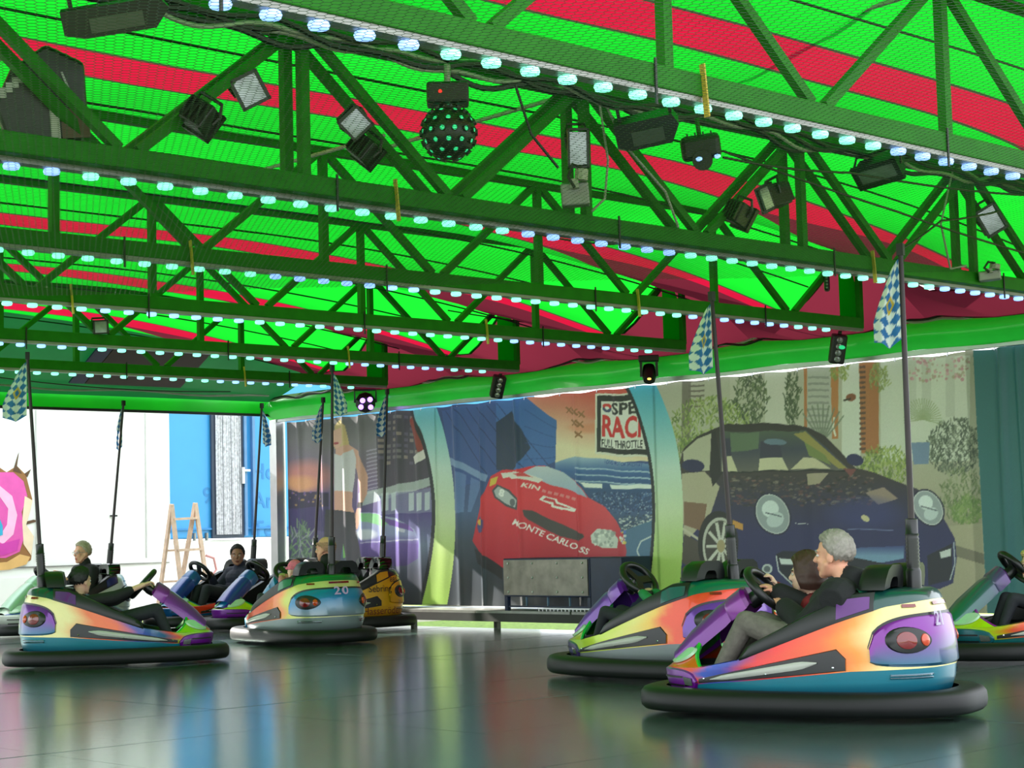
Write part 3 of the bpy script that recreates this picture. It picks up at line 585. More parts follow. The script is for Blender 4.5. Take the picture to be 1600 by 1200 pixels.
wpoly('graffiti_chip', [(-60, 884), (10, 878), (30, 866), (46, 870), (40, 882), (14, 890), (-60, 896)], .024, mp('ochre', (222, 176, 112)))
wpoly('graffiti_cyan', [(-10, 790), (3, 822), (3, 836), (-4, 838), (-14, 800)], .026, mp('cyan', (60, 170, 210)))
for a in ([(20, 736), (27, 712), (29, 707), (26, 728), (34, 740)], [(38, 740), (48, 733), (42, 746)], [(36, 816), (52, 812), (60, 814), (40, 820)]): wpoly('graffiti_crack', a, .012, mp('dark', (96, 70, 50)))
bt = thing('blue_trailer', 'bright blue trailer with faded lettering and a curtained window', 'trailer', (17.4, YT, 0))
XB0 = atY(266, 700, YT)[0] - 17.4
MB().box((XB0 + 4, 1.3, 2.55), (8, 2.4, 2.75)).build('body', m_blue, bt, bevel=.02)
MB().box((XB0 + 4, 1.32, .62), (8, 2.4, 1.05)).build('white_skirt', m_white, bt)
MB().box((XB0 + 4, .08, 1.32), (8, .04, .03)).build('rub_rail', m_blued, bt)
for u in (308, 327): q = atY(u, 848, YT); MB().box((q[0] - 17.4, .07, 1.2), (.03, .05, .12)).build('latch', M_GREY, bt)
x0 = atY(336, 740, YT)[0] - 17.4; x1 = atY(380, 740, YT)[0] - 17.4; z0 = atY(358, 841, YT)[2]
MB().box(((x0 + x1) / 2, .06, (z0 + 3.3) / 2), (x1 - x0 + .06, .04, 3.3 - z0)).build('window_frame', mat('dark_frame', (50, 60, 80), .5), bt)
P = [[(x0 + .03 + (x1 - x0 - .06) * i / 60., .02 - .022 * math.sin(i * .95) - .01 * math.sin(i * .31), z) for z in np.linspace(z0 + .06, 3.28, 14)] for i in range(61)]
m_lace = mat('lace_curtain', (206, 206, 212), .8, noise=.35, nscale=26); MB().grid(P).build('curtain', m_lace, bt, smooth=True)
for u in (385, 398): q = atY(u, 740, YT)[0] - 17.4; MB().box((q, .04, 2.4), (.05, .06, 2.4)).build('door_jamb', mat('blue_jamb', (86, 130, 178), .4), bt)
q = atY(383, 735, YT); MB().box((q[0] - 17.4, -.01, q[2]), (.16, .05, .035)).build('lock_handle', M_ALU, bt); MB().box((q[0] - 17.45, -.01, q[2] - .08), (.05, .04, .26)).build('lock_plate', M_ALU, bt)
for s, u, v in (('Ho', 401, 748), ('Ar', 401, 793), ('Tel', 401, 838), ('9', 323, 786)):
    V, T = text_mesh(s, .01); q = atY(u, v, YT); h = .36
    MB().add([(q[0] - 17.4 + a * h, .094, q[2] + b * h) for a, b in V], T).build('lettering', m_blued, bt)
# wooden step ladder
ld = thing('step_ladder', 'pale wooden step ladder standing open before the blue trailer', 'ladder', (15.0, 22.9, 0))
m_wood = mat('pale_wood', (205, 176, 156), .6, noise=.15, nscale=12)
YL = 22.9
def lp(u, v, dy=0.): q = atY(u, v, YL + dy); return (q[0] - 15.0, dy, q[2])
legs = [((268, 790), (290, 905), 0), ((304, 788), (332, 905), 0), ((268, 790), (268, 896), .45), ((304, 788), (297, 896), .45)]
tops = [lp(268, 788), lp(305, 786)]
for i, (a, b, dy) in enumerate(legs):
    t = tops[i % 2]; e = lp(*b); bb = (e[0], dy, -.15)
    MB().bar(t, bb, .04, .06).build('rail', m_wood, ld)
for k, tt in enumerate((.12, .37, .62, .86)):
    l = [np.array(tops[0]) * (1 - tt) + np.array((lp(290, 905)[0], 0, -.15)) * tt, np.array(tops[1]) * (1 - tt) + np.array((lp(332, 905)[0], 0, -.15)) * tt]
    MB().bar(l[0], l[1], .07, .035).build('rung', m_wood, ld)
    l = [np.array(tops[0]) * (1 - tt) + np.array((lp(268, 896)[0], .45, -.15)) * tt, np.array(tops[1]) * (1 - tt) + np.array((lp(297, 896)[0], .45, -.15)) * tt]
    MB().bar(l[0], l[1], .05, .03).build('rung', m_wood, ld)
MB().tube([lp(322, 868), lp(334, 872), lp(338, 890), lp(330, 902)], .02, 6).build('hose', mat('pink_hose', (214, 150, 150), .5), ld)
# steel cabinet on the walkway
XC = 15.12
a = atX(786, 945, XC); b = atX(921, 945, XC); c = atX(970, 945, XC)
cb = thing('steel_cabinet', 'riveted grey steel cabinet with a dark blue side panel on the walkway', 'cabinet', (XC, (a[1] + b[1]) / 2, .2))
zt = atX(850, 872, XC)[2] - .2; zb = atX(850, 933, XC)[2] - .2; hw = (a[1] - b[1]) / 2
m_cab = mat('riveted_steel', (122, 118, 110), .4, .75, noise=.25, nscale=7); m_cabb = mat('navy_cabinet', (20, 34, 70), .4, noise=.12)
MB().box((.27, 0, (zt + zb) / 2), (.5, 2 * hw, zt - zb)).build('carcass', m_cabb, cb, bevel=.01)
MB().box((.012, 0, (zt + zb) / 2), (.02, 2 * hw - .04, zt - zb - .04)).build('steel_front', m_cab, cb)
for iy in range(4):
    for iz in (0, 1, 2): MB().ell((-.001, -hw + .1 + iy * (2 * hw - .2) / 3, zb + .06 + iz * (zt - zb - .12) / 2), (.008, .014, .014), 8).build('rivet', M_ALU, cb)
w2 = b[1] - c[1]; MB().box((.27, -hw - w2 / 2 - .005, (zt + .0) / 2 + .01), (.5, w2, zt - .02)).build('side_unit', m_cabb, cb, bevel=.01)
for s in (-1, 1): MB().box((.05, s * (hw - .03), zb / 2), (.05, .05, zb)).build('foot', m_cabb, cb)
MB().box((.05, 0, .05), (.03, 2 * hw - .1, .02)).build('lower_rail', m_cabb, cb)
for i in range(3): MB().box((.05, -hw * .5 + i * hw * .5, zb / 2 + .02), (.02, .015, zb - .04)).build('lower_strut', mat('blue_strut', (90, 116, 150), .4), cb)
gt = thing('floor_grate', 'small pale metal grate lying on the walkway before the steel cabinet', 'grate', (15.1, b[1] + .35, .205))
for i in range(14): MB().box((0, -.4 + i * .062, .015), (.10, .012, .03)).build('grate_bar', M_ALU, gt)
MB().box((-.05, 0, .03), (.012, .84, .012)).build('grate_edge', M_ALU, gt); MB().box((.05, 0, .03), (.012, .84, .012)).build('grate_edge', M_ALU, gt)
# ------------------------------------------------------------------ bumper cars
A_, B_, NE = .87, .50, 2.7
def kz(z): return np.interp(z, [.05, .09, .14, .20, .28, .45, .60, .72, .80], [.86, .90, .955, .985, 1.0, .985, .955, .90, .84])
def nosew(x): return 1 - .26 * sstep((x - .05) / .82)
def PT(th, z, off=0.):
    k = kz(z); c, s = math.cos(th), math.sin(th)
    x = (A_ * k + off) * math.copysign(abs(c) ** (2 / NE), c); y = (B_ * k + off) * math.copysign(abs(s) ** (2 / NE), s)
    return np.array([x, y * nosew(x), z])
def side(x, z, sg, off=0.):
    k = kz(z); a = A_ * k + off; y = (B_ * k + off) * max(0., 1 - min(1., abs(x / a)) ** NE) ** (1 / NE)
    return np.array([x, sg * y * nosew(x), z])
ZL = [(-.9, .30), (-.43, .285), (.545, .19), (.9, .165)]
RIM = [(-.9, .69), (-.62, .645), (-.345, .555), (.226, .345), (.545, .285), (.9, .275)]
PADT = [(.235, .362), (.19, .425), (-.30, .66), (-.42, .72), (-.55, .735)]
TH = [2 * math.pi * i / 96 for i in range(96)]
def xrear(q): return .545 + .10 * math.sin(math.pi * min(1., abs(q))) ** .8
def hood(x, q):
    w_ = abs(side(x, .28, 1)[1]) * .985; zr = ipl(x, RIM); zcn = float(np.interp(x, [.48, .62, .74, .84, .87], [.60, .505, .40, .315, .285]))
    g = float(np.interp(abs(q), [0, .22, .34, .62, 1], [1, .97, .86, .46, 0])); return np.array([x, q * w_, zr + (zcn - zr) * g])
m_paint = mat('airbrushed_flake_paint', vcol=True, rough=.34, metal=.25, coat=.55, noise=.22, flake=True)
m_lens = mat('grey_lens_strip', (178, 178, 172), .3, noise=.06)
m_redl = mat('red_tail_lens', (120, 22, 26), .15, coat=.8, noise=.05); m_ambl = mat('orange_tail_lens', (200, 66, 26), .15, coat=.8, noise=.05)
m_hl = mat('pale_green_headlight', (168, 205, 172), .2, coat=.6, noise=.08); m_chr = mat('chrome', (205, 208, 212), .12, 1., noise=.03)
m_pole = mat('pole_steel', (52, 46, 48), .35, .6, noise=.1); m_gloss = mat('gloss_black', (14, 15, 17), .12, coat=.6, noise=.05)
m_flag = mat('flag_cloth', vcol=True, rough=.75, transl=.25, noise=.04)
def txt_on(parent, s, fn, h, m, name, bold=.0):
    V, T = text_mesh(s, bold); V = V - [V[:, 0].max() / 2, .35]
    return MB().add([fn(a * h, b * h) for a, b in V], T).build(name, m, parent)
def flag_mesh(pole, top, h, wd, ang, seed, crest=True):
    """draped lozenge flag hanging from the pole"""
    rs = np.random.RandomState(seed); nu, nv = 30, 56; P = []; C = []; W = np.array([.74, .76, .78]); Bl = lin((46, 110, 176)); Yl = lin((206, 170, 60))
    for i in range(nu):
        s = i / (nu - 1.); P.append([]); C.append([])
        for j in range(nv):
            t = j / (nv - 1.); spread = (.18 + .82 * min(1, t * 1.35) ** .8); drop = t * h * (1 - .22 * abs(s - .45) * (1 if t > .5 else t * 2))
            r = .012 + s * wd * spread; fold = .05 * math.sin(s * 9 + seed) * spread * s
            P[-1].append((top[0] + r * math.cos(ang) - fold * math.sin(ang), top[1] + r * math.sin(ang) + fold * math.cos(ang), top[2] - drop - .03 * s * s))
            a = (s * 2.3 + t * 7.) ; b = (s * 2.3 - t * 7.); odd = (math.floor(a) + math.floor(b)) % 2
            c = W if odd else Bl
            if crest and abs(s - .5) / .22 + abs(t - .52) / .12 < 1: c = Yl if (abs(s - .5) / .15 + abs(t - .52) / .08 > .8) else Bl
            C[-1].append(c)
    return MB().grid(P, C).build('flag', m_flag, pole, smooth=True, sharp=180)
def mk_car(name, label, u, v, away, face, pal, pole_top=None, flag=None, num=None, txts=(), seed=0, full=True):
    base = atz(u, v, 0); r = np.array([base[0], base[1]]); r /= np.linalg.norm(r); lf = np.array([-r[1], r[0]]) * (1 if face == 'L' else -1)
    a = math.radians(away); hd = lf * math.cos(a) + r * math.sin(a); yaw = math.atan2(hd[1], hd[0])
    car = thing(name, label, 'bumper car', (base[0], base[1], 0), yaw, group='bumper cars on the rink')
    c3 = lambda c: np.clip(lin(c) + (lin(c) - lin(c).mean()) * .28, .004, 1) * .74
    # rubber ring
    ring = [(.86, .03), (.985, .034), (1.005, .055), (1.01, .09), (1.006, .135), (.988, .160), (.955, .172), (.86, .168)]
    P = []
    for th in TH:
        c, s = math.cos(th), math.sin(th); P.append([])
        for k, z in ring:
            x = (1.02 * k) * math.copysign(abs(c) ** (2 / 2.9), c) if True else 0; y = (.585 - (1.0 - k) * 1.0) * math.copysign(abs(s) ** (2 / 2.9), s) * (1 - .10 * sstep((x - .2) / .8)); P[-1].append((x, y, z))
    MB().grid(P, closeu=True).build('rubber_bumper', M_RUB, car, smooth=True, sharp=60)
    MB().box((0, 0, .075), (1.5, .8, .05)).build('chassis', M_BLACK, car)
    # lower shell
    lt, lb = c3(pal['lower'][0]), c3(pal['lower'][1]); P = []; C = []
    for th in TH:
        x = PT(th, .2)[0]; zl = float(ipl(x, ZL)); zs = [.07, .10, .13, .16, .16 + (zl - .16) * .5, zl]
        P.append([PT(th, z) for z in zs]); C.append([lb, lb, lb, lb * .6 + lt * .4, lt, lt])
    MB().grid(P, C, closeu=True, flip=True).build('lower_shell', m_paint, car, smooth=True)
    # painted upper band
    P = []; C = []; band = [(x, tuple(c3(c))) for x, c in pal['band']]
    for th in TH:
        x = PT(th, .35)[0]; zl = float(ipl(x, ZL)); zr = float(ipl(x, RIM)); P.append([]); C.append([])
        for k in range(7): z = zl + (zr - zl) * k / 6.; P[-1].append(PT(th, z, .002)); C[-1].append(ipl(x + .05 * math.sin(k * 1.3), band))
        P[-1].append(PT(th, zr, -.012) + (0, 0, .006)); C[-1].append(C[-1][-1])
    MB().grid(P, C, closeu=True, flip=True).build('painted_band', m_paint, car, smooth=True)
    # inner tub
    P = []
    for th in TH:
        x = PT(th, .35)[0]; zr = float(ipl(x, RIM)); P.append([PT(th, zr, -.012), PT(th, zr, -.05), PT(th, .3, -.06), PT(th, .14, -.05), np.array([0, 0, .14])])
    MB().grid(P, closeu=True).build('inner_tub', M_PAD, car, smooth=True)
    # side padding, both sides
    xs = np.linspace(.235, -.56, 22)
    for sg in (1, -1):
        P = []
        for x in xs:
            z0 = float(ipl(x, RIM)) - .004; z1 = max(z0 + .012, float(ipl(x, PADT))); zm = (z0 + z1) / 2
            P.append([side(x, z0, sg, .004), side(x, z0 + (z1 - z0) * .35, sg, .012), side(x, z1 - .01, sg, .0), side(x, z1, sg, -.03), side(x, z1 - .012, sg, -.075), side(x, max(.3, z1 - .2), sg, -.10)])
        MB().grid(P, flip=sg < 0).build('side_padding', M_PAD, car, smooth=True)
        P = [[side(x, z0 + (min(float(ipl(x, PADT)) - .03, .70) - z0) * t, sg, .015) for t in (0, .5, 1) for z0 in (float(ipl(x, RIM)) + .015,)] for x in np.linspace(-.36, -.54, 7)]
        MB().grid(P, [[c3(pal['deck2'])] * 3] * 7, flip=sg < 0).build('padding_inset', m_paint, car, smooth=True)
    # rear deck
    P = []; C = []; dc = c3(pal['deck']); thr = [math.pi + t for t in np.linspace(-1.02, 1.02, 40)]
    for th in thr:
        x = PT(th, .6)[0]; zr = float(ipl(x, RIM)) - .004; P.append([]); C.append([])
        zt_ = .735
        for k, (o_, t) in enumerate(((.004, 0), (.004, .35), (-.005, .8), (-.03, 1.0), (-.10, 1.06))): P[-1].append(PT(th, zr + (zt_ - zr) * t, o_)); C[-1].append(dc)
        q = PT(th, .75, -.2); P[-1].append(np.array([max(q[0], -.6) if q[0] > -.6 else -.6, q[1] * .6, .748])); C[-1].append(dc)
    MB().grid(P, C, flip=True).build('rear_deck', m_paint, car, smooth=True)
    P = [[(-.62 + .12 * t, y, .75 - .0 * t) for t in (0, 1)] for y in np.linspace(-.36, .36, 6)]; MB().grid(P).build('deck_cover', M_PAD, car)
    # black side trims with lens strip
    for sg in (1, -1):
        P = []; Q = []
        for i in range(19):
            x = .545 - .955 * i / 18.; t = i / 18.; zb_ = float(ipl(x, ZL)) + .006; zt_ = .222 + .20 * t
            zt_ = min(zt_, zt_ if x > -.38 else zt_ - (-.38 - x) * 2.2); zb2 = zb_
            P.append([side(x, zb2 + (zt_ - zb2) * s, sg, o_) for s, o_ in ((0, .001), (.04, .012), (.5, .014), (.96, .012), (1, .001))])
        MB().grid(P, flip=sg < 0).build('side_trim', M_PLAST, car, smooth=True)
        for i in range(17):
            t = i / 16.; x = .45 - .70 * t; zb_ = float(ipl(x, ZL)) + .006; tt = (.545 - x) / .955; zt_ = .222 + .20 * tt; zm = zb_ + (zt_ - zb_) * .52; hh = (.013 + .012 * t) * min(1, 6 * t + .15, 6 * (1 - t) + .15)
            Q.append([side(x, zm + hh * s, sg, .017 if abs(s) > .9 else .022) for s in (-1, -.6, 0, .6, 1)])
        MB().grid(Q, flip=sg < 0).build('lens_strip', m_lens, car, smooth=True)
        for x in (.50, -.34, .06): z = float(ipl(x, ZL)) + .03; MB().ell(side(x, z, sg, .016), (.008, .005, .008), 8).build('trim_screw', m_chr, car)
    # tail panel, lamps, chrome strip, brake light slit
    tc, tc2 = c3(pal['tail'][0]), c3(pal['tail'][1]); P = []; C = []
    for i in range(41):
        s = -1 + i / 20.; th = math.pi + s * 1.02; e = max(0., 1 - abs(s) ** 6) ** .5; zb_ = .335 - .03 * e; zt_ = .44 + .155 * e - .03 * (abs(s) ** 2)
        P.append([PT(th, zb_ + (zt_ - zb_) * t, o_) for t, o_ in ((0, .002), (.06, .016), (.35, .018), (.65, .018), (.94, .016), (1, .002))]); C.append([tc2, tc2, tc2 * .5 + tc * .5, tc, tc, tc])
    MB().grid(P, C, flip=True).build('tail_panel', m_paint, car, smooth=True)
    P = []
    for i in range(41):
        s = -1 + i / 20.; th = math.pi + s * 1.06; e = max(0., 1 - abs(s) ** 6) ** .5; zt_ = .44 + .155 * e - .03 * abs(s) ** 2
        P.append([PT(math.pi + s * 1.03, zt_ + d, .006) for d in (-.004, .012)])
    MB().grid(P, flip=True).build('tail_panel_edge', M_PLAST, car, smooth=True)
    def oval(thc, zc_, ra, rz, off, n=28, dome=.01, skew=0.):
        P = []
        for i in range(n):
            f = 2 * math.pi * i / n; P.append([])
            for k in (1.0, .92, .6, .0):
                da = ra * k * math.cos(f); dz = rz * k * math.sin(f) * (1 + skew * math.cos(f)); P[-1].append(PT(thc + da, zc_ + dz, off + dome * (1 - k * k) + (-.012 if k == 1.0 else 0)))
        return P
    for sg in (1, -1):
        tl = MB().grid(oval(math.pi + sg * .62, .455, .27, .075, .026, skew=sg * .18), closeu=True, flip=True).build('tail_lamp', M_PLAST, car, smooth=True)
        MB().grid(oval(math.pi + sg * .68, .455, .115, .052, .034), closeu=True, flip=True).build('red_lens', m_redl, tl, smooth=True)
        MB().grid(oval(math.pi + sg * .47, .455, .055, .036, .036), closeu=True, flip=True).build('orange_lens', m_ambl, tl, smooth=True)
        for k in (0, 1): P = [[PT(math.pi + sg * t, .262 - .018 * k, o_) + (0, 0, dz) for dz, o_ in ((-.006, .004), (0, .014), (.006, .004))] for t in np.linspace(.35, .85, 9)]; MB().grid(P, flip=sg > 0).build('chrome_strip', m_chr, car, smooth=True)
        P = [[PT(math.pi + sg * .0 + t, .655 + dz, .012) for dz in (-.010, .010)] for t in np.linspace(-.16, .16, 8)]
    MB().grid(P, flip=True).build('brake_slit', m_redl, car, smooth=True)
    for sg in (1, -1): MB().grid([[PT(math.pi + sg * .55 + t, .645 + dz + .012 * 0, .010) for dz in (-.009, .009)] for t in np.linspace(-.09, .09, 6)], flip=True).build('marker_slit', m_redl, car, smooth=True)
    # nose panel
    fc = c3(pal['front']); P = []; C = []
    for i in range(37):
        s = -1 + i / 18.; th = s * .98; e = max(0., 1 - abs(s) ** 8) ** .5; P.append([PT(th, .20 + (.072 * e + .004) * t, o_) for t, o_ in ((-1, .002), (-.88, .018), (-.2, .022), (.3, .022), (.88, .018), (1, .002))]); C.append([fc] * 6)
    MB().grid(P, C).build('nose_panel', m_paint, car, smooth=True)
    for sg in (1, -1):
        for z in (.225, .175): MB().grid([[PT(sg * t, z + dz, .026) for dz in (-.006, .006)] for t in np.linspace(.30, .80, 9)], flip=sg < 0).build('nose_slot', M_BLACK, car, smooth=True)
        MB().grid([[PT(sg * t, .20 + dz * (1.2 - (t - .82) * 3), .028) for dz in (-.024, .024)] for t in np.linspace(.82, .94, 5)], flip=sg < 0).build('side_marker', m_chr, car, smooth=True)
    # hood
    hc = [c3(c) for c in pal['hood']]; P = []; C = []; qs = np.linspace(-1, 1, 33)
    for tx in np.linspace(0, 1, 16):
        x = .852 - .30 * tx; P.append([hood(.852 + (xrear(q) - .852) * tx, q) for q in qs]); C.append([ipl(abs(q) + .25 * (.7 - x), [(0, tuple(hc[0])), (.34, tuple(hc[0])), (.42, tuple(hc[1])), (.62, tuple(hc[1])), (.74, tuple(hc[2])), (1.1, tuple(hc[2]))]) for q in qs])
    MB().grid(P, C, flip=True).build('hood', m_paint, car, smooth=True)
    ec = c3(pal['edge']); MB().grid([[hood(xrear(q), q), hood(xrear(q), q) + (-.010, 0, .010), hood(xrear(q), q) + (-.026, 0, .0), hood(xrear(q), q) + (-.026, 0, -.03)] for q in qs], [[ec] * 4] * 33, flip=True).build('cockpit_edge', m_paint, car, smooth=True)
    for sg in (1, -1):
        P = []
        for i in range(24):
            f = 2 * math.pi * i / 24; P.append([hood(.715 + .10 * k * math.cos(f), sg * (.66 + .17 * k * math.sin(f) * (1 + .3 * math.cos(f)))) + np.array([.01, sg * .01, .012]) * (1 if k < 1 else .2) for k in (1, .9, .5, 0)])
        MB().grid(P, closeu=True, flip=sg < 0).build('headlight', m_hl, car, smooth=True)
        xs2 = np.linspace(.53, .22, 10); MB().grid([[side(x, float(ipl(x, RIM)) + .004, sg, o_) for o_ in (.004, -.03)] for x in xs2], flip=sg < 0).build('sill_trim', M_ALU, car, smooth=True)
    # steering cowl and wheel
    cw_ = [c3(c) for c in pal['cowl']]; P = []; C = []
    sec = [(-1, -.9), (-1, -.1), (-.93, .32), (-.76, .68), (-.5, .9), (-.2, 1), (.2, 1), (.5, .9), (.76, .68), (.93, .32), (1, -.1), (1, -.9)]
    for i, (x, z, hw_, hh) in enumerate(((.80, .33, .15, .045), (.68, .43, .155, .065), (.50, .575, .135, .07), (.46, .605, .125, .062), (.445, .618, .135, .07), (.36, .685, .125, .066), (.345, .695, .095, .05))):
        P.append([(x + hh * b * .55, hw_ * a_, z + hh * b) for a_, b in sec]); t = i / 6.; C.append([cw_[0] * (1 - t) + cw_[1] * t] * 12)
    n_ = len(P); mb = MB().grid(P, C, flip=False); mb.add([q for q in P[-1]], [tuple(range(11, -1, -1))], [tuple(cw_[1])] * 12); mb.build('steering_cowl', m_paint, car, smooth=True, sharp=35)
    ax = Vector((-.74, 0, .67)).normalized(); M = ax.to_track_quat('Z', 'Y').to_matrix(); wc = Vector((.245, 0, .735))
    sw_ = MB(); ringp = []
    for i in range(32): f = 2 * math.pi * i / 32; ringp.append(wc + M @ Vector((.15 * math.cos(f), .15 * math.sin(f), 0)))
    ringp.append(ringp[0]); sw_.tube(ringp, .027, 10, cap=False); wh = sw_.build('steering_wheel', M_PAD, car, smooth=True)
    sp = MB().tube([wc - ax * .10, wc - ax * .01], .045, 12)
    for f in (0, 2.1, 4.2): sp.bar(wc - ax * .012, wc + M @ Vector((.145 * math.cos(f), .145 * math.sin(f), 0)), .06, .02, up=ax)
    sp.build('wheel_spokes', M_PLAST, wh, smooth=True)
    MB().tube([(.345, 0, .66), tuple(wc - ax * .06)], .05, 12).build('steering_column', M_PLAST, car, smooth=True)
    # seat
    P = [[(-.50 + .02 * math.cos(t * 3), y, .30 + (.44) * t - 0) if False else (-.36 - .17 * t + .025 * math.sin(t * 6), y, .28 + .46 * t) for t in np.linspace(0, 1, 10)] for y in np.linspace(-.37, .37, 18)]
    MB().grid([[(q[0] + .02 * math.cos(q[1] * 17), q[1], q[2]) for q in r_] for r_ in P]).build('seat_back', m_gloss if pal.get('gloss') else M_PAD, car, smooth=True)
    MB().box((-.14, 0, .235), (.50, .74, .12)).build('seat_base', M_PAD, car, bevel=.03)
    for sg in (1, -1):
        out = [(-.165, 0), (-.155, .06), (-.125, .115), (-.075, .14), (.075, .14), (.125, .115), (.155, .06), (.165, 0)]
        mb = MB(); fnq = lambda y, z, d: (-.53 - .18 * z + d, sg * .205 + y, .735 + z); rings = []
        inn = [(a_ * .42, b * .42 + .012) for a_, b in out]
        rr = [[fnq(a_, b, -.085) for a_, b in inn], [fnq(a_, b, -.085) for a_, b in out], [fnq(a_ * 1.0, b, .045) for a_, b in out], [fnq(a_ * .9, b * .92, .075) for a_, b in out], [fnq(a_ * .42, b * .42 + .012, .06) for a_, b in out], [fnq(a_, b, -.085) for a_, b in inn]]
        mb.grid(rr); mb.build('headrest', M_PAD if not pal.get('gloss') else m_gloss, car, smooth=True, sharp=50)
    # pole, sleeve, flag
    ca, sa = math.cos(yaw), math.sin(yaw)
    pb = np.array([-.67, 0, .73]); wb = base + np.array([pb[0] * ca, pb[0] * sa, pb[2]])
    if pole_top is not None:
        d = ray(*pole_top); k = (wb[0] * fw[0] + wb[1] * fw[1]) / (d[0] * fw[0] + d[1] * fw[1]); tw = d * k + EYE - base
        tl = np.array([tw[0] * ca + tw[1] * sa, -tw[0] * sa + tw[1] * ca, tw[2]]); tl[:2] = pb[:2] + np.clip(tl[:2] - pb[:2], -.16, .16)
    else: tl = pb + (0, 0, 2.05)
    po = MB().tube([pb, pb + (tl - pb) * .2, tl], [.02, .019, .015], 10).build('current_pole', m_pole, car, smooth=True)
    dv = Vector(tl - pb).normalized(); MQ = dv.to_track_quat('Z', 'Y').to_matrix()
    prof = [(.045, 0), (.045, .10)]
    for i in range(9): prof += [(.041, .11 + i * .022), (.036, .121 + i * .022)]
    prof += [(.040, .315), (.036, .32), (.036, .40), (.022, .405)]
    MB().lathe(prof, 14, pb, MQ).build('pole_sleeve', M_PLAST, po, smooth=True, sharp=50)
    MB().box(tl, (.04, .04, .07)).build('pole_shoe', M_BLACK, po)
    if flag:
        hgt, wd_, ang, sd_, cr = flag; flag_mesh(po, tl - (tl - pb) * (.06 / 2.1), hgt, wd_, ang - yaw, sd_, cr)
    if num: txt_on(car, num, lambda a_, b: PT(math.pi + .02 + a_ / .62 + pal.get('numth', 0), .572 + b, .0265), .115, mat('number_' + pal.get('nn', 'grey'), pal.get('numc', (150, 150, 165)), .4), 'number', .02)
    for s, x, z, h, c, sg in txts: txt_on(car, s, lambda a_, b: side(x - sg * a_, z + b, sg, .024), h, mat('decal_' + ('%d_%d_%d' % tuple(c)), c, .5, noise=0), 'decal', .0)
    return car, base, yaw
PU = (128, 50, 150); TE = (20, 120, 140); OR = (250, 105, 50); CRM = (238, 228, 170); LI = (200, 228, 60); BLU = (30, 70, 170); NVY = (18, 30, 60)
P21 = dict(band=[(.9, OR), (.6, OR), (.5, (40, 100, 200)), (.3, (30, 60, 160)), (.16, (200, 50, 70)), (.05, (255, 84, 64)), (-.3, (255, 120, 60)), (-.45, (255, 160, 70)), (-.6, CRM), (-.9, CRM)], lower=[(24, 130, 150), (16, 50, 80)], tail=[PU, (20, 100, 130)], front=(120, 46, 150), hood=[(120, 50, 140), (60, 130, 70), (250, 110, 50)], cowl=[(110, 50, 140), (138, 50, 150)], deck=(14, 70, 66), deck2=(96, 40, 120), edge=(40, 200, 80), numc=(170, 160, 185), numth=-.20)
P3 = dict(P21, band=[(.9, LI), (.62, (160, 210, 90)), (.52, OR), (.4, (60, 110, 140)), (.15, (40, 70, 160)), (.0, (240, 120, 80)), (-.25, (255, 130, 80)), (-.45, CRM), (-.9, CRM)], hood=[(60, 130, 120), (240, 130, 70), (180, 220, 90)], tail=[(120, 60, 160), (30, 110, 150)])
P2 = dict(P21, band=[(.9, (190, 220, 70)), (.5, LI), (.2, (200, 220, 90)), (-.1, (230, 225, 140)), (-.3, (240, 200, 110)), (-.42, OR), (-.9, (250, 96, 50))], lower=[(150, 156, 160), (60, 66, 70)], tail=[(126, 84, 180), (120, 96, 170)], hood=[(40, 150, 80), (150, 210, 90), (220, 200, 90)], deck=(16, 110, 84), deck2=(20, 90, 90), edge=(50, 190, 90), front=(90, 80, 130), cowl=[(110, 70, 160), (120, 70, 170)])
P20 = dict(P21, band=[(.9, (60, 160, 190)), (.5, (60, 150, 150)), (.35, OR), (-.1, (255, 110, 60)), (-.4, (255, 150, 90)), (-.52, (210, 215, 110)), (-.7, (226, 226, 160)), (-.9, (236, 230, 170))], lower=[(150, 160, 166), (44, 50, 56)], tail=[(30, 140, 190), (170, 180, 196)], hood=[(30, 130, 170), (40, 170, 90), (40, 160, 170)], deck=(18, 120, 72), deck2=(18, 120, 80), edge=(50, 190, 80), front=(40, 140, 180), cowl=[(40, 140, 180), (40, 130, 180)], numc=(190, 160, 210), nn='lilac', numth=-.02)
P5 = dict(P21, band=[(.9, (240, 180, 20)), (-.9, (244, 184, 24))], lower=[(236, 176, 24), (120, 80, 20)], tail=[(240, 180, 24), (238, 176, 24)], hood=[(240, 180, 20)] * 3, deck=(24, 22, 20), deck2=(230, 170, 20), edge=(20, 20, 20), front=(230, 170, 20), cowl=[(230, 170, 20)] * 2, gloss=True)
P6 = dict(P21, band=[(.9, LI), (.4, (190, 225, 60)), (.1, OR), (-.9, (30, 120, 170))], hood=[(40, 130, 180), (90, 60, 150), (196, 226, 50)], lower=[(110, 60, 150), (40, 30, 70)], cowl=[(60, 60, 150), (30, 110, 160)], edge=(40, 150, 90))
P7 = dict(P21, band=[(.9, OR), (.4, (252, 96, 50)), (-.9, (30, 110, 170))], hood=[(36, 130, 176), (70, 90, 170), (190, 220, 80)], lower=[(20, 100, 150), (14, 40, 90)], cowl=[(50, 60, 150), (26, 110, 156)], front=(30, 100, 160), edge=(40, 130, 150))
P8 = dict(P21, band=[(.9, (225, 228, 222)), (-.9, (226, 228, 220))], lower=[(220, 222, 214), (150, 152, 146)], tail=[(220, 224, 214), (200, 205, 200)], hood=[(214, 232, 214), (226, 228, 222), (40, 90, 150)], deck=(200, 220, 200), deck2=(30, 40, 110), edge=(190, 210, 190), front=(214, 218, 212), cowl=[(190, 220, 200)] * 2, gloss=True)
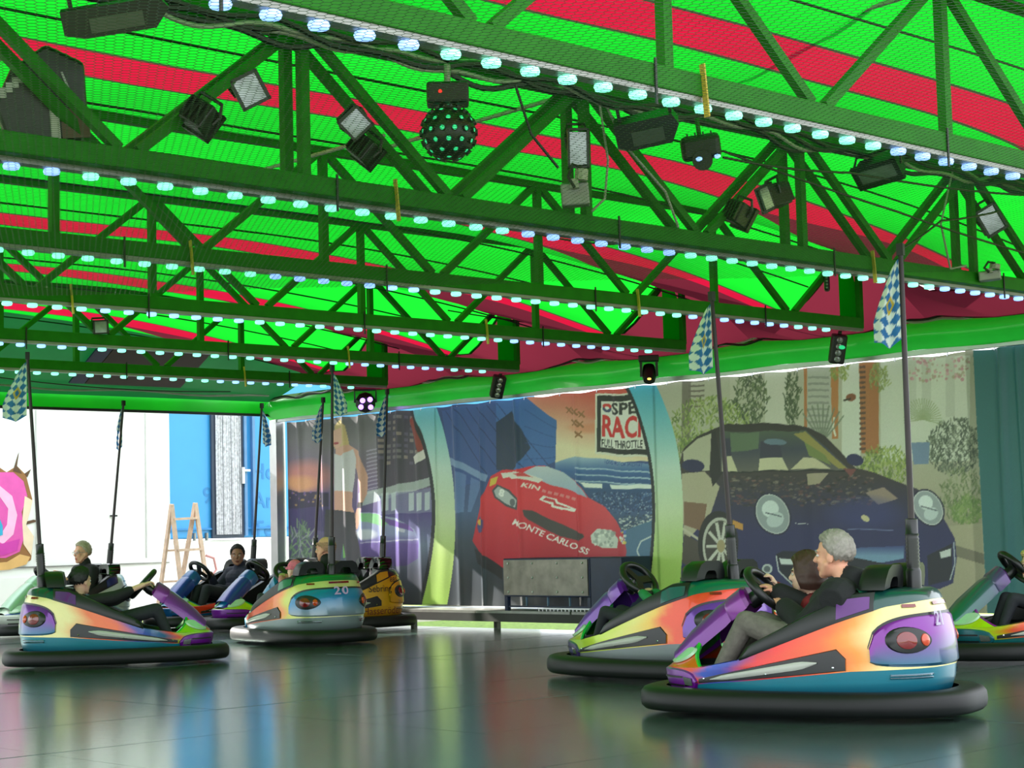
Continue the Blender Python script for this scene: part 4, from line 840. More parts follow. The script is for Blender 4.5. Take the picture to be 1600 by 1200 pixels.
P9 = dict(P21, band=[(.9, (190, 230, 60)), (.55, (200, 225, 60)), (.4, OR), (-.9, OR)], hood=[(24, 120, 70), (24, 130, 76), (196, 230, 60)], lower=[(18, 110, 110), (10, 60, 66)], front=(20, 100, 110), cowl=[(40, 110, 90), (100, 50, 130)], edge=(150, 60, 160))
FA = math.atan2(-rx[1], -rx[0])      # image-left direction, image-right is FA+pi
CARS = {}
CARS[21] = mk_car('bumper_car', 'purple and orange bumper car number 21 carrying a man and a girl', 1265, 1114, 21, 'L', P21, (1407, 390), (.52, .16, FA, 1, True), '21')
CARS[2] = mk_car('bumper_car', 'lime and orange bumper car with silver lower shell beside car 21', 1042, 1058, 40, 'L', P2, (1112, 463), (.52, .17, FA + .3, 2, True))
CARS[3] = mk_car('bumper_car', 'cream, orange and teal bumper car driven by a boy with arm outstretched', 183, 1038, 0, 'R', P3, (43, 556), (.55, .22, FA + .2, 3, True))
CARS[20] = mk_car('bumper_car', 'bumper car with lilac number 20 on its blue tail', 470, 1004, 60, 'L', P20, (519, 575), (.45, .14, FA + math.pi, 4, False), '20')
CARS[5] = mk_car('bumper_car', 'empty yellow bumper car covered in beer and racing decals', 522, 985, -25, 'L', P5, (605, 612), (.5, .17, FA + .5, 5, False),
    txts=[('Sebring', -.40, .50, .115, (30, 22, 18), 1), ('Hasseröder', -.44, .235, .125, (110, 24, 22), 1), ('BBS', -.62, .60, .08, (30, 30, 34), 1), ('21', -.70, .33, .06, (40, 70, 130), 1)])
CARS[6] = mk_car('bumper_car', 'bumper car with violet and lime hood parked between blue car and car 20', 428, 981, -38, 'L', P6, (505, 625), (.5, .15, FA + .4, 6, False))
CARS[7] = mk_car('bumper_car', 'blue and orange bumper car of the dark haired man in navy jumper', 336, 978, -40, 'L', P7, (409, 634), (.5, .14, FA + 2.6, 7, False))
CARS[8] = mk_car('bumper_car', 'white bumper car driven by the grey haired man with glasses', 98, 991, -30, 'L', P8, (193, 630), (.55, .10, FA + .2, 8, False))
CARS[9] = mk_car('bumper_car', 'green and lime bumper car in front of the teal tarpaulin', 1640, 1030, -20, 'L', P9, None, (.52, .16, FA, 9, True))
# ------------------------------------------------------------------ people
def skin_m(n, c): return mat('skin_' + n, c, .5, noise=.06, nscale=25)
def cloth_m(n, c): return mat('cloth_' + n, c, .8, noise=.18, nscale=30, bump=.15, bscale=120)
def hair_m(n, c): return mat('hair_' + n, c, .55, noise=.16, nscale=70)
class Body:
    def __init__(s): s.mb = MB(); s.pr = []
    def cap(s, a, b, ra, rb, lab, n=14):
        a, b = Vector(a), Vector(b); d = b - a; l = max(d.length, 1e-4); st = max(2, int(l / .05)); pts = [a + d * i / st for i in range(st + 1)]
        dn_ = d.normalized(); P = [a - dn_ * ra * .8, a - dn_ * ra * .45] + pts + [b + dn_ * rb * .45, b + dn_ * rb * .8]
        R = [ra * .6, ra * .89] + [ra + (rb - ra) * i / st for i in range(st + 1)] + [rb * .89, rb * .6]
        s.mb.tube(P, R, n); s.pr.append(('c', np.array(a), np.array(b), ra, rb, lab)); return s
    def ell(s, c, r, lab, M=None, n=16):
        s.mb.ell(c, r, n, M); s.pr.append(('e', np.array(c), np.array(r), np.array(M) if M is not None else np.eye(3), 0, lab)); return s
    def label(s, P):
        best = np.full(len(P), 9.); lab = np.zeros(len(P), int)
        for k, q in enumerate(s.pr):
            if q[0] == 'c':
                a, b = q[1], q[2]; d = b - a; t = np.clip(((P - a) @ d) / max(d @ d, 1e-9), 0, 1); ds = np.linalg.norm(P - a - t[:, None] * d, axis=1) - (q[3] + (q[4] - q[3]) * t)
            else:
                L_ = (P - q[1]) @ q[3]; nl = np.linalg.norm(L_ / q[2], axis=1); ds = (nl - 1) * np.linalg.norm(L_, axis=1) / np.maximum(nl, 1e-6)
            m = ds < best; best[m] = ds[m]; lab[m] = q[5]
        return lab
    def finish(s, mats, parent, vox=.010, name='body'):
        o = s.mb.build(name, mats[0], parent); md = o.modifiers.new('r', 'REMESH'); md.mode = 'VOXEL'; md.voxel_size = vox * K
        sm = o.modifiers.new('s', 'SMOOTH'); sm.iterations = 3; sm.factor = .5
        dg = bpy.context.evaluated_depsgraph_get(); me = bpy.data.meshes.new_from_object(o.evaluated_get(dg)); o.modifiers.clear(); old = o.data; o.data = me; bpy.data.meshes.remove(old)
        me.materials.clear()
        for m in mats: me.materials.append(m)
        n = len(me.polygons); c = np.zeros(n * 3); me.polygons.foreach_get('center', c); lab = s.label(c.reshape(-1, 3) / K)
        me.polygons.foreach_set('material_index', lab.astype(np.int32)); me.polygons.foreach_set('use_smooth', [True] * n); me.update(); return o
def ik(a, b, l1, l2, pole):
    a, b = Vector(a), Vector(b); d = b - a; L_ = min(d.length, (l1 + l2) * .995); dn_ = d.normalized(); x = (l1 * l1 - l2 * l2 + L_ * L_) / (2 * L_); h = math.sqrt(max(0, l1 * l1 - x * x))
    p_ = Vector(pole); p_ = (p_ - dn_ * p_.dot(dn_)).normalized(); return a + dn_ * x + p_ * h, a + dn_ * L_
def person(label, car, y0, head_px, s, look, cols, hands, hairs, vox=.010, pitch=0., lean=0., glasses=False, hat=None, knees=None, sleeve=1., roll=0., feet=True, logo=None, bulk=1.12):
    c_, base, yaw = CARS[car]; ca, sa = math.cos(yaw), math.sin(yaw)
    def tolocal(w_): d = w_ - base; return np.array([d[0] * ca + d[1] * sa, -d[0] * sa + d[1] * ca, d[2]])
    def px(u, v, ref):       # point on the pixel's ray at the depth of a local reference point
        wr = base + np.array([ref[0] * ca - ref[1] * sa, ref[0] * sa + ref[1] * ca, 0]); d = ray(u, v); k = (wr[0] * fw[0] + wr[1] * fw[1]) / (d[0] * fw[0] + d[1] * fw[1]); return tolocal(d * k + EYE)
    hc = px(*head_px, (-.18, y0)); hc[1] = np.clip(hc[1], y0 - .12, y0 + .12)
    seat = np.array([-.20, y0, .30]); r = thing('person', label, 'person', (0, 0, 0)); r.location = Vector(base + np.array([seat[0] * ca - seat[1] * sa, seat[0] * sa + seat[1] * ca, seat[2]])) * K; r.rotation_euler = (0, 0, yaw)
    O = lambda p_: Vector(np.asarray(p_, float) - seat); B = Body(); SK, TOP, BOT, LIP, SHOE = 0, 1, 2, 3, 4
    hd = O(hc); F = Vector((math.cos(math.radians(look)) * math.cos(pitch), math.sin(math.radians(look)) * math.cos(pitch), math.sin(pitch))); U = (Vector((0, 0, 1)) - F * F.z).normalized(); Lf = U.cross(F)
    if roll: Rr = Matrix.Rotation(roll, 3, F); U = Rr @ U; Lf = Rr @ Lf
    HM = Matrix((F, Lf, U)).transposed()
    hs = s ** .55 if s < 1 else 1.   # children have relatively large heads
    h = lambda x, y, z: hd + HM @ (Vector((x, y, z)) * hs)
    e = lambda c, q, lab: B.ell(h(*c), [k * hs for k in q], lab, HM)
    e((-.012, 0, .030), (.102, .080, .104), SK); e((.028, 0, -.040), (.068, .064, .086), SK); e((.062, 0, -.108), (.030, .034, .026), SK)
    B.cap(h(.088, 0, .016), h(.112, 0, -.028), .010 * hs, .015 * hs, SK); B.cap(h(.083, -.04, .024), h(.083, .04, .024), .013 * hs, .013 * hs, SK); B.cap(h(.020, -.06, -.05), h(.05, -.03, -.1), .022 * hs, .02 * hs, SK); B.cap(h(.020, .06, -.05), h(.05, .03, -.1), .022 * hs, .02 * hs, SK)
    for sg in (1, -1): e((-.008, sg * .081, -.012), (.024, .011, .034), SK); e((.066, sg * .038, -.026), (.026, .022, .022), SK)
    e((.088, 0, -.070), (.013, .028, .007), LIP); e((.085, 0, -.082), (.013, .022, .007), LIP)
    neck = h(-.03, 0, -.125); nb = Vector((hd.x - .045 * s - lean, hd.y * .6 + 0, hd.z - .175 * hs)); B.cap(h(-.025, 0, -.07), nb, .052 * hs, .058 * s, SK)
    hip = Vector((-.02, 0, .07 * s)); ch = nb * .62 + hip * .38; up = (nb - hip).normalized(); lat = Vector((0, 1, 0))
    TM = Matrix((lat.cross(up), lat, up)).transposed(); tl = (nb - hip).length
    B.ell(hip, (.155 * s, .185 * s, .13 * s), BOT, TM); B.ell(hip + up * tl * .32, (.140 * s * bulk, .175 * s * bulk, tl * .32), TOP, TM); B.ell(hip + up * tl * .66, (.138 * s * bulk, .185 * s * bulk, tl * .35), TOP, TM)
    sh = {}
    for sg in (1, -1): sh[sg] = nb + lat * sg * .178 * s - up * .06 * s; B.cap(nb - up * .03 * s + lat * sg * .03, sh[sg], .075 * s, .082 * s * bulk, TOP)
    B.cap(nb - up * .05 * s, nb + up * .055 * s, .098 * s, .072 * s, TOP)      # collar
    for sg in (1, -1):
        tgt = hands.get(sg)
        if tgt is None: tgt = O((.02, y0 + sg * .14, .42))
        elif len(tgt) == 2: tgt = O(px(tgt[0], tgt[1], (.2, y0 * .5 + sg * .08)))
        else: tgt = O(tgt)
        l1, l2 = .31 * s, .27 * s; dist = (tgt - sh[sg]).length
        if dist > (l1 + l2) * .98: f_ = dist / ((l1 + l2) * .98); l1 *= min(f_, 1.25); l2 *= min(f_, 1.25)
        el, wr = ik(sh[sg], tgt, l1, l2, (-.25, sg * .45, -1)); fd = (wr - el).normalized()
        B.cap(sh[sg], el, .070 * s * bulk, .060 * s * bulk, TOP); cut = el + (wr - el) * (.92 * sleeve if sleeve < 1 else .93)
        B.cap(el, cut, .060 * s * bulk, .046 * s * bulk, TOP); B.cap(cut - fd * .01, wr, .034 * s, .029 * s, SK)
        # hand: palm, four curled fingers, thumb leaving the side of the palm
        dnv = Vector((.35, 0, -1)); dnv = (dnv - fd * dnv.dot(fd)).normalized(); sdv = fd.cross(dnv); hs2 = max(.8, s)
        pc = wr + fd * .045 * hs2; PM = Matrix((fd, sdv, dnv)).transposed(); B.ell(pc, (.050 * hs2, .042 * hs2, .018 * hs2), SK, PM)
        for k, (o_, ln) in enumerate(((-.032, .062), (-.011, .072), (.011, .068), (.031, .052))):
            a0 = pc + fd * .036 * hs2 + sdv * o_ * hs2; a1 = a0 + (fd * .75 + dnv * .55) * ln * .55 * hs2; a2 = a1 + (fd * .05 + dnv * 1.) * ln * .5 * hs2
            B.cap(a0, a1, .0105 * hs2, .0098 * hs2, SK, 8); B.cap(a1, a2, .0098 * hs2, .0085 * hs2, SK, 8)
        t0 = pc - fd * .012 - sdv * sg * -.034 * hs2 * (-1 if sg > 0 else 1) * (-1); t1 = t0 + (fd * .6 - sdv * .55 * (1 if sg > 0 else -1) + dnv * .25) * .04 * hs2; B.cap(t0, t1, .012 * hs2, .010 * hs2, SK, 8); B.cap(t1, t1 + (fd * .5 + dnv * .6) * .03 * hs2, .010 * hs2, .009 * hs2, SK, 8)
    for sg in (1, -1):
        kn = O((.36, y0 + sg * .09, .50)) if not (knees and sg in knees) else O(px(*knees[sg], (.36, y0 + sg * .08))); an = O((.56, y0 + sg * .08, .20)); an = Vector((max(kn.x + .10, an.x * .9), kn.y, -.08))
        B.cap(hip + lat * sg * .085 * s, kn, .092 * s, .070 * s, BOT); B.cap(kn, an, .068 * s, .050 * s, BOT); B.cap(an + Vector((0, 0, -.01)), an + Vector((.10, 0, -.02)), .042, .035, SHOE)
    sk, tp, bt_ = cols
    ob = B.finish([sk, tp, bt_, mat('lips_' + sk.name, tuple(np.clip(np.array(cols_rgb[sk.name]) * (.80, .55, .55), 0, 255)), .45), M_BLACK], r, vox)
    # eyes
    for sg in (1, -1):
        ey = MB().ell(h(.082, sg * .036, .002), (.010 * hs, .014 * hs, .009 * hs), 10, HM).build('eye', mat('eye_white', (225, 220, 214), .25, noise=0), r, smooth=True)
        MB().ell(h(.0895, sg * .036, .002), (.005 * hs, .007 * hs, .007 * hs), 8, HM).build('iris', mat('iris_dark', (40, 28, 22), .2, noise=0), ey, smooth=True)
        if hairs: MB().cap if False else MB().tube([h(.088, sg * .018, .024), h(.092, sg * .036, .030), h(.078, sg * .060, .024)], .0055 * hs, 6).build('eyebrow', hairs[1], r, smooth=True)
    # hair as a shell of tufted rings over the skull
    if hairs:
        kind, hm = hairs; rs = np.random.RandomState(int(abs(hd.x) * 999) + 3); P = []; n = 48; m_ = 22
        for i in range(n):
            az = 2 * math.pi * i / n; P.append([])
            front = math.cos(az)
            lim = {'short': np.interp(front, [-1, -.2, .12, .32, .6, 1], [2.2, 2.1, 1.75, 1.45, 1.10, .94]), 'bob': np.interp(front, [-1, -.2, .3, .62, 1], [2.7, 2.7, 2.6, 1.35, 1.08]), 'thin': np.interp(front, [-1, -.2, .2, .6, 1], [2.2, 2.05, 1.5, .92, .8]), 'fringe': np.interp(front, [-1, -.2, .2, .6, 1], [2.2, 2.05, 1.6, 1.45, 1.4])}[kind]
            st_ = {'fringe': 1.18}.get(kind, 0.)
            for j in range(m_):
                ph = st_ + (lim * (1 + .05 * math.sin(i * 2.3) * (kind != 'bob')) - st_) * j / (m_ - 1.); edge = min(1., (m_ - 1 - j) / 3.); t = {'short': .013, 'bob': .026, 'thin': .009, 'fringe': .004}[kind] * (.15 + .85 * edge); t += .013 * rs.rand() * (.25 + .75 * edge)
                if kind == 'bob' and ph > 1.6: rr = Vector(((.108 + t) * math.cos(az) * .98 - .012, (.090 + t) * math.sin(az), .030 - .115 * (ph - 1.5)))
                else: rr = Vector(((.102 + t) * math.sin(ph) * math.cos(az) - .012, (.080 + t) * math.sin(ph) * math.sin(az), (.104 + t) * math.cos(ph) + .030))
                P[-1].append(h(*rr))
        MB().grid(P, closeu=True, flip=True).build('hair', hm, r, smooth=True, sharp=180)
    if glasses:
        g = MB()
        for sg in (1, -1):
            g.tube([h(.104, sg * .036 + .024 * math.cos(t), .0 + .018 * math.sin(t)) for t in np.linspace(0, 2 * math.pi, 17)], .0025, 5, cap=False); g.tube([h(.102, sg * .06, .005), h(.0, sg * .09, .008)], .0025, 5)
        g.tube([h(.106, -.012, .002), h(.106, .012, .002)], .0025, 5); g.build('glasses', M_ALU, r)
    if hat:
        P = [[h((.112) * math.sin(ph) * math.cos(az) - .012, .092 * math.sin(ph) * math.sin(az), .116 * math.cos(ph) + .03) for ph in np.linspace(0, 1.62, 12)] for az in np.linspace(0, 2 * math.pi, 40)[:-1]]
        ht = MB().grid(P, closeu=True, flip=True).build('knit_hat', hat, r, smooth=True, sharp=180)
        MB().tube([h(.113 * math.cos(a), .093 * math.sin(a), .028) for a in np.linspace(0, 2 * math.pi, 33)], .013, 8, cap=False).build('hat_band', hat, ht, smooth=True)
    if logo: pass
    return r
cols_rgb = {}
def SKN(n, c): m = skin_m(n, c); cols_rgb[m.name] = c; return m
s_fair = SKN('fair', (226, 176, 152)); s_ruddy = SKN('ruddy', (222, 160, 134)); s_tan = SKN('tan', (150, 104, 80)); s_pale = SKN('pale', (232, 190, 166))
blk = cloth_m('black', (20, 20, 24)); navy = cloth_m('navy', (26, 29, 50)); grey = cloth_m('grey_trousers', (104, 98, 92)); dred = cloth_m('dark_red', (120, 22, 34)); grn = cloth_m('green', (30, 120, 72)); pink = cloth_m('pink', (226, 130, 150)); dk = cloth_m('dark_trousers', (30, 32, 40))
person('grey haired man in black jacket and grey trousers steering car 21', 21, .21, (1302, 868), 1.0, 0, (s_ruddy, blk, grey), {1: (1226, 948), -1: (1215, 925)}, ('short', hair_m('grey', (146, 138, 132))), vox=.0075, knees={1: (1166, 972), -1: (1190, 972)}, lean=.06, bulk=1.42)
person('girl with brown bob and dark red top beside the man in car 21', 21, -.20, (1259, 897), .78, 6, (s_pale, dred, dk), {1: (1240, 945), -1: (1212, 915)}, ('bob', hair_m('brown', (66, 42, 34))), vox=.009)
person('child in green sleeves reaching for the wheel of the lime car', 2, .18, (1083, 908), .70, 10, (s_fair, grn, dk), {1: (1003, 926), -1: (1022, 925)}, ('short', hair_m('mid_brown', (96, 76, 52))), lean=.0)
person('boy with short black hair in dark coat, bare forearm on the wheel', 3, -.18, (127, 908), .84, 42, (s_fair, blk, dk), {-1: (230, 912), 1: (222, 918)}, ('short', hair_m('black', (24, 22, 24))), sleeve=.55)
person('grey haired man with glasses and black coat in the white car', 8, .18, (128, 864), 1.0, 4, (s_ruddy, blk, dk), {1: (108, 908), -1: (92, 900)}, ('short', hair_m('sandy_grey', (172, 158, 136))), glasses=True)
person('dark haired man in navy jumper seated in the blue car', 7, .18, (371, 868), 1.0, 44, (s_tan, navy, dk), {1: (338, 918), -1: (330, 900)}, ('short', hair_m('black', (24, 22, 24))))
person('bald man in dark jacket riding in car 20', 20, -.19, (508, 858), 1.0, 30, (s_ruddy, blk, dk), {}, ('fringe', hair_m('stubble', (184, 138, 112))))
person('small child in pink knit hat and pink coat in car 20', 20, .19, (460, 891), .66, 20, (s_pale, pink, dk), {1: (440, 902), -1: (446, 900)}, None, hat=mat('pink_wool', (226, 110, 140), .85, noise=.2, nscale=40))
person('blond child riding in the green and lime car', 9, .17, (1612, 882), .72, 0, (s_pale, grn, dk), {}, ('bob', hair_m('blond', (206, 180, 120))))
# ------------------------------------------------------------------ lights and boxes hung on the trusses
def basis(fdir, roll=0.):
    f = Vector(fdir).normalized(); l = Vector((0, 0, 1)).cross(f); l.normalize(); u = f.cross(l); M = Matrix((f, l, u)).transposed(); return M @ Matrix.Rotation(roll, 3, 'X')
TOCAM = lambda p_: (EYE - np.asarray(p_))
def cdir(p_, yaw=0., pitch=0.):
    d = Vector(TOCAM(p_)); d.z = 0; d.normalize(); d = Matrix.Rotation(math.radians(yaw), 3, 'Z') @ d; d.z = math.tan(math.radians(pitch)); return d.normalized()
def floodlight(label, u, v, Y, wpx, hpx, yaw=0, pitch=-20, roll=0., anchor=None, depth=.10):
    p_ = atY(u, v, Y); k = np.dot(p_ - EYE, fw) / FPX; wd, ht = wpx * k, hpx * k; M = basis(cdir(p_, yaw, pitch), math.radians(roll))
    t = thing('floodlight', label, 'floodlight', p_, rot=M.to_euler(), group='floodlights on the trusses')
    MB().box((-depth * .5, 0, 0), (depth, wd * .86, ht * .86)).build('housing', M_BLACK, t, bevel=.01)
    fr = MB(); b = wd * .10
    for c, d in (((.01, 0, ht / 2 - b / 2), (.035, wd, b)), ((.01, 0, -ht / 2 + b / 2), (.035, wd, b)), ((.01, wd / 2 - b / 2, 0), (.035, b, ht)), ((.01, -wd / 2 + b / 2, 0), (.035, b, ht))): fr.box(c, d)
    fr.build('front_frame', M_BLACK, t)
    MB().box((.006, 0, 0), (.008, wd * .82, ht * .82)).build('glass', M_GLASS, t)
    rf = MB(); q = .30
    rf.add([(.0, -wd * .4, -ht * .4), (.0, wd * .4, -ht * .4), (.0, wd * .4, ht * .4), (.0, -wd * .4, ht * .4), (-.05, -wd * q * .5, -ht * q * .5), (-.05, wd * q * .5, -ht * q * .5), (-.05, wd * q * .5, ht * q * .5), (-.05, -wd * q * .5, ht * q * .5)], [(0, 1, 5, 4), (1, 2, 6, 5), (2, 3, 7, 6), (3, 0, 4, 7), (4, 5, 6, 7)])
    rf.build('reflector', M_ALU, t)
    for i in range(5): MB().box((-depth - .012, -wd * .34 + i * wd * .17, 0), (.03, .008, ht * .7)).build('cooling_fin', M_BLACK, t)
    MB().tube([(-.05, wd * .46, 0), (-.05, wd * .52, ht * .3), (-.08, wd * .40, ht * .66), (-.08, -wd * .40, ht * .66), (-.05, -wd * .52, ht * .3), (-.05, -wd * .46, 0)], .010, 6).build('bracket', M_BLACK, t)
    return t
Y1 = 7.58
floodlight('square floodlight with clear glass tilted on the first diagonal of the double truss', 390, 141, Y1, 48, 52, 6, -8, 28)
floodlight('black floodlight seen from behind below the first diagonal', 318, 190, Y1, 50, 50, 165, -10, 35, depth=.14)
floodlight('floodlight with bluish glass left of the disco ball', 556, 193, Y1, 42, 42, -6, -8, 42)
floodlight('black floodlight showing its back under the bluish glass lamp', 575, 240, Y1 + .1, 42, 42, 160, -10, 40, depth=.13)
floodlight('upright floodlight on the vertical member right of the disco ball', 903, 232, Y1, 34, 62, 8, -5, 0)
floodlight('black floodlight turned away beside the upright members', 1162, 340, Y1, 34, 40, 150, -15, 25, depth=.14)
floodlight('floodlight facing sideways beside the upright members', 1200, 309, Y1, 38, 42, -52, -15, 8, depth=.14)
floodlight('floodlight with starry glass on the diagonal nearest the eave', 1548, 344, Y1, 36, 46, 18, -6, 30)
floodlight('small floodlight hanging before the dark far lining', 157, 511, 14.9, 24, 22, 12, -5, 4)
floodlight('wide black floodlight hanging under the cable bundle', 1372, 270, Y1 - .2, 80, 40, -24, -40, 8, depth=.12)
# disco effect ball with motor box
pb_ = atY(701, 208, 7.2); kk = np.dot(pb_ - EYE, fw) / FPX; R_ = 42 * kk
db = thing('disco_ball', 'black spherical disco light with green lenses below a motor box', 'disco light', pb_, rot=basis(cdir(pb_)).to_euler())
MB().ell((0, 0, 0), (R_, R_, R_), 40).build('sphere', M_BLACK, db, smooth=True)
m_gl = mat('green_lens_glow', (60, 220, 150), .15, emit=(40, 200, 130), estr=.7, noise=0); lp0 = None; tp0 = None
for i in range(7):
    ph = math.pi * (i + .5 + .5) / 8.; n = max(4, int(14 * math.sin(ph)))
    for j in range(n):
        az = 2 * math.pi * (j + .5 * (i % 2)) / n; d = Vector((math.sin(ph) * math.cos(az), math.sin(ph) * math.sin(az), math.cos(ph))); e_ = d.to_track_quat('Z', 'Y').to_euler()
        if lp0 is None:
            lp0 = MB().lathe([(R_ * .095, -.004), (R_ * .09, .006), (R_ * .05, .010)], 12).build('lens', m_gl, db, smooth=True, loc=d * R_, ); lp0.rotation_euler = e_
            tp0 = MB().lathe([(R_ * .13, -.01), (R_ * .13, .012), (R_ * .105, .012), (R_ * .10, -.004)], 14).build('lens_tube', M_BLACK, db, loc=d * R_); tp0.rotation_euler = e_
        else: dup(lp0, db, d * R_, e_); dup(tp0, db, d * R_, e_)
MB().tube([(0, 0, R_ * .95), (0, 0, R_ * 1.12)], .03, 12).build('neck', M_ALU, db); MB().box((0, 0, R_ * 1.45), (.16, 66 * kk, 34 * kk)).build('motor_box', M_BLACK, db, bevel=.015)
MB().ell((.085, -.04, R_ * 1.45), (.008, .010, .010), 8).build('indicator', mat('red_indicator', (255, 40, 40), .3, emit=(255, 30, 30), estr=2, noise=0), db)
MB().tube([(0, 0, R_ * 1.8), (0, 0, R_ * 2.6)], .018, 8).build('hanger', M_GREY, db)
def boxlight(name, label, cat, u, v, Y, dims, yaw, pitch, roll, build, X=None):
    p_ = atY(u, v, Y) if X is None else atX(u, v, X); k = np.dot(p_ - EYE, fw) / FPX; t = thing(name, label, cat, p_, rot=basis(cdir(p_, yaw, pitch), math.radians(roll)).to_euler()); build(t, [d * k for d in dims], k); return t
def b_strobe(t, d, k):
    MB().prism([(-d[0] / 2, d[1] * .1), (-d[0] * .42, d[1] / 2), (d[0] / 2, d[1] / 2), (d[0] / 2, -d[1] * .3), (d[0] * .3, -d[1] / 2), (-d[0] * .35, -d[1] / 2)], lambda a, b, q: (q, -a, b), -.12, .10).build('housing', M_BLACK, t)
    MB().box((.104, d[0] * .0, -d[1] * .1), (.01, d[0] * .5, d[1] * .5)).build('lamp_window', mat('dark_window', (70, 72, 70), .3), t)
    for s in (-1, 1): MB().box((0, s * d[0] * .4, d[1] * .75), (.03, .02, d[1] * .6)).build('hanger', M_BLACK, t)
boxlight('strobe_light', 'long black strobe light with pale window beside the scanner', 'strobe light', 1012, 203, 7.3, (100, 44), 0, -25, 10, b_strobe)
boxlight('strobe_light', 'long black strobe light hung above the first red stripe', 'strobe light', 182, 27, 7.3, (165, 46), 0, -20, 11, b_strobe)
def b_scan(t, d, k):
    MB().box((0, 0, 0), (.18, d[0], d[1])).build('housing', M_BLACK, t, bevel=.03); MB().tube([(.02, 0, -d[1] * .5), (.12, 0, -d[1] * .5)], d[1] * .42, 16).build('barrel', M_BLACK, t, smooth=True)
    for y, c in ((d[0] * .38, M_LEDB), (-.02, M_LEDB)): MB().ell((.12, y, -d[1] * .42), (.015, .022, .014), 10).build('glowing_lens', c, t)
    MB().tube([(0, 0, d[1] * .4), (0, 0, d[1] * 1.2)], .014, 8).build('hanger', M_GREEN, t)
    for i in range(4): MB().box((-.02, -d[0] * .3 + i * d[0] * .2, d[1] * .53), (.14, .01, .02)).build('cooling_fin', M_BLACK, t)
boxlight('scanner_light', 'black scanner light with glowing blue lenses under the cable bundle', 'stage light', 1095, 230, 7.3, (62, 38), 0, -15, 6, b_scan)
def b_spk(t, d, k):
    MB().prism([(-d[0] / 2, -d[1] / 2), (d[0] * .38, -d[1] / 2), (d[0] / 2, -d[1] * .12), (d[0] * .3, d[1] * .25), (-d[0] * .1, d[1] * .5), (-d[0] / 2, d[1] * .3)], lambda a, b, q: (q, -a, b), -.2, .12).build('cabinet', M_BLACK, t, bevel=.02)
    MB().box((.13, d[0] * .36, -d[1] * .33), (.02, d[0] * .3, d[1] * .3)).build('brown_panel', mat('brown_panel', (92, 66, 54), .6), t); MB().box((.135, d[0] * .14, -d[1] * .34), (.02, d[0] * .1, d[1] * .34)).build('pale_panel', mat('pale_panel', (170, 165, 162), .5), t)
    for i in range(4): MB().box((.125, -d[0] * (.18 + .07 * i), d[1] * (.16 - .05 * i)), (.01, .03, .05)).build('socket', M_GREY, t)
    MB().bar((.13, d[0] * .25, d[1] * .2), (.13, d[0] * .33, d[1] * -.02), .012, .01).build('handle', M_GREY, t)
boxlight('loudspeaker', 'large black loudspeaker wedged in the double truss', 'loudspeaker', 62, 150, 7.95, (140, 150), 0, -6, 4, b_spk)
def b_ballast(t, d, k):
    MB().box((0, 0, -d[1] * .12), (.1, d[0], d[1] * .6)).build('ballast_box', M_GREY, t, bevel=.01); MB().tube([(.07, d[0] * .25, d[1] * .2), (.07, d[0] * .3, d[1] * .48)], .04, 10).build('plug', mat('plug_white', (170, 165, 155), .5), t)
    MB().box((.07, 0, d[1] * .12), (.05, d[0] * .3, d[1] * .24)).build('socket_block', MATS['plug_white'], t); MB().tube([(.1, d[0] * .3, d[1] * .5), (.12, 0, d[1] * .6), (.1, -d[0] * .2, d[1] * .3), (.1, .0, 0)], .010, 6).build('lead', M_CABLE, t)
boxlight('ballast_box', 'grey ballast box with plugs strapped below the upright floodlight', 'junction box', 898, 298, 7.5, (44, 60), 0, 0, 3, b_ballast)
boxlight('ballast_box', 'dark ballast box lying on the double truss lower chord near the eave', 'junction box', 1546, 428, 7.5, (34, 26), 0, 0, 4, b_ballast)
# lights on the valance
def b_derby(t, d, k):
    MB().lathe([(.02, .09), (d[0] * .3, .08), (d[0] * .5, .02), (d[0] * .5, -.06), (d[0] * .3, -.12)], 10, M=Matrix.Rotation(math.pi / 2, 3, 'Y')).build('housing', M_BLACK, t)
    m = mat('violet_led', (190, 150, 255), .2, emit=(170, 110, 255), estr=4, noise=0)
    for y, z in ((.25, .2), (-.15, .15), (-.25, -.2), (.28, -.22)): MB().ell((.10, y * d[0] * .9, z * d[0] * .9), (.02, .035, .035), 12).build('violet_lens', m, t)
    MB().tube([(0, d[0] * .52, 0), (0, d[0] * .52, d[0] * .62), (0, -d[0] * .52, d[0] * .62), (0, -d[0] * .52, 0)], .014, 6).build('yoke', M_BLACK, t)
boxlight('derby_light', 'faceted black derby light with violet LEDs on the valance', 'stage light', 571, 629, 0, (32, 34), 0, -10, 0, b_derby, X=15.3)
def b_bar(t, d, k):
    MB().box((0, 0, 0), (.12, d[0], d[1])).build('housing', M_BLACK, t, bevel=.02)
    for i in range(4): MB().ell((.062, 0, d[1] * (.33 - .22 * i)), (.012, d[0] * .22, d[0] * .2), 10).build('lens', M_GLASS, t)
    MB().tube([(0, 0, d[1] * .5), (-.02, 0, d[1] * .7)], .02, 8).build('clamp', M_BLACK, t)
boxlight('led_bar', 'short black LED bar with four lenses on the valance', 'stage light', 778, 604, 0, (20, 36), 10, -20, -10, b_bar, X=15.35)
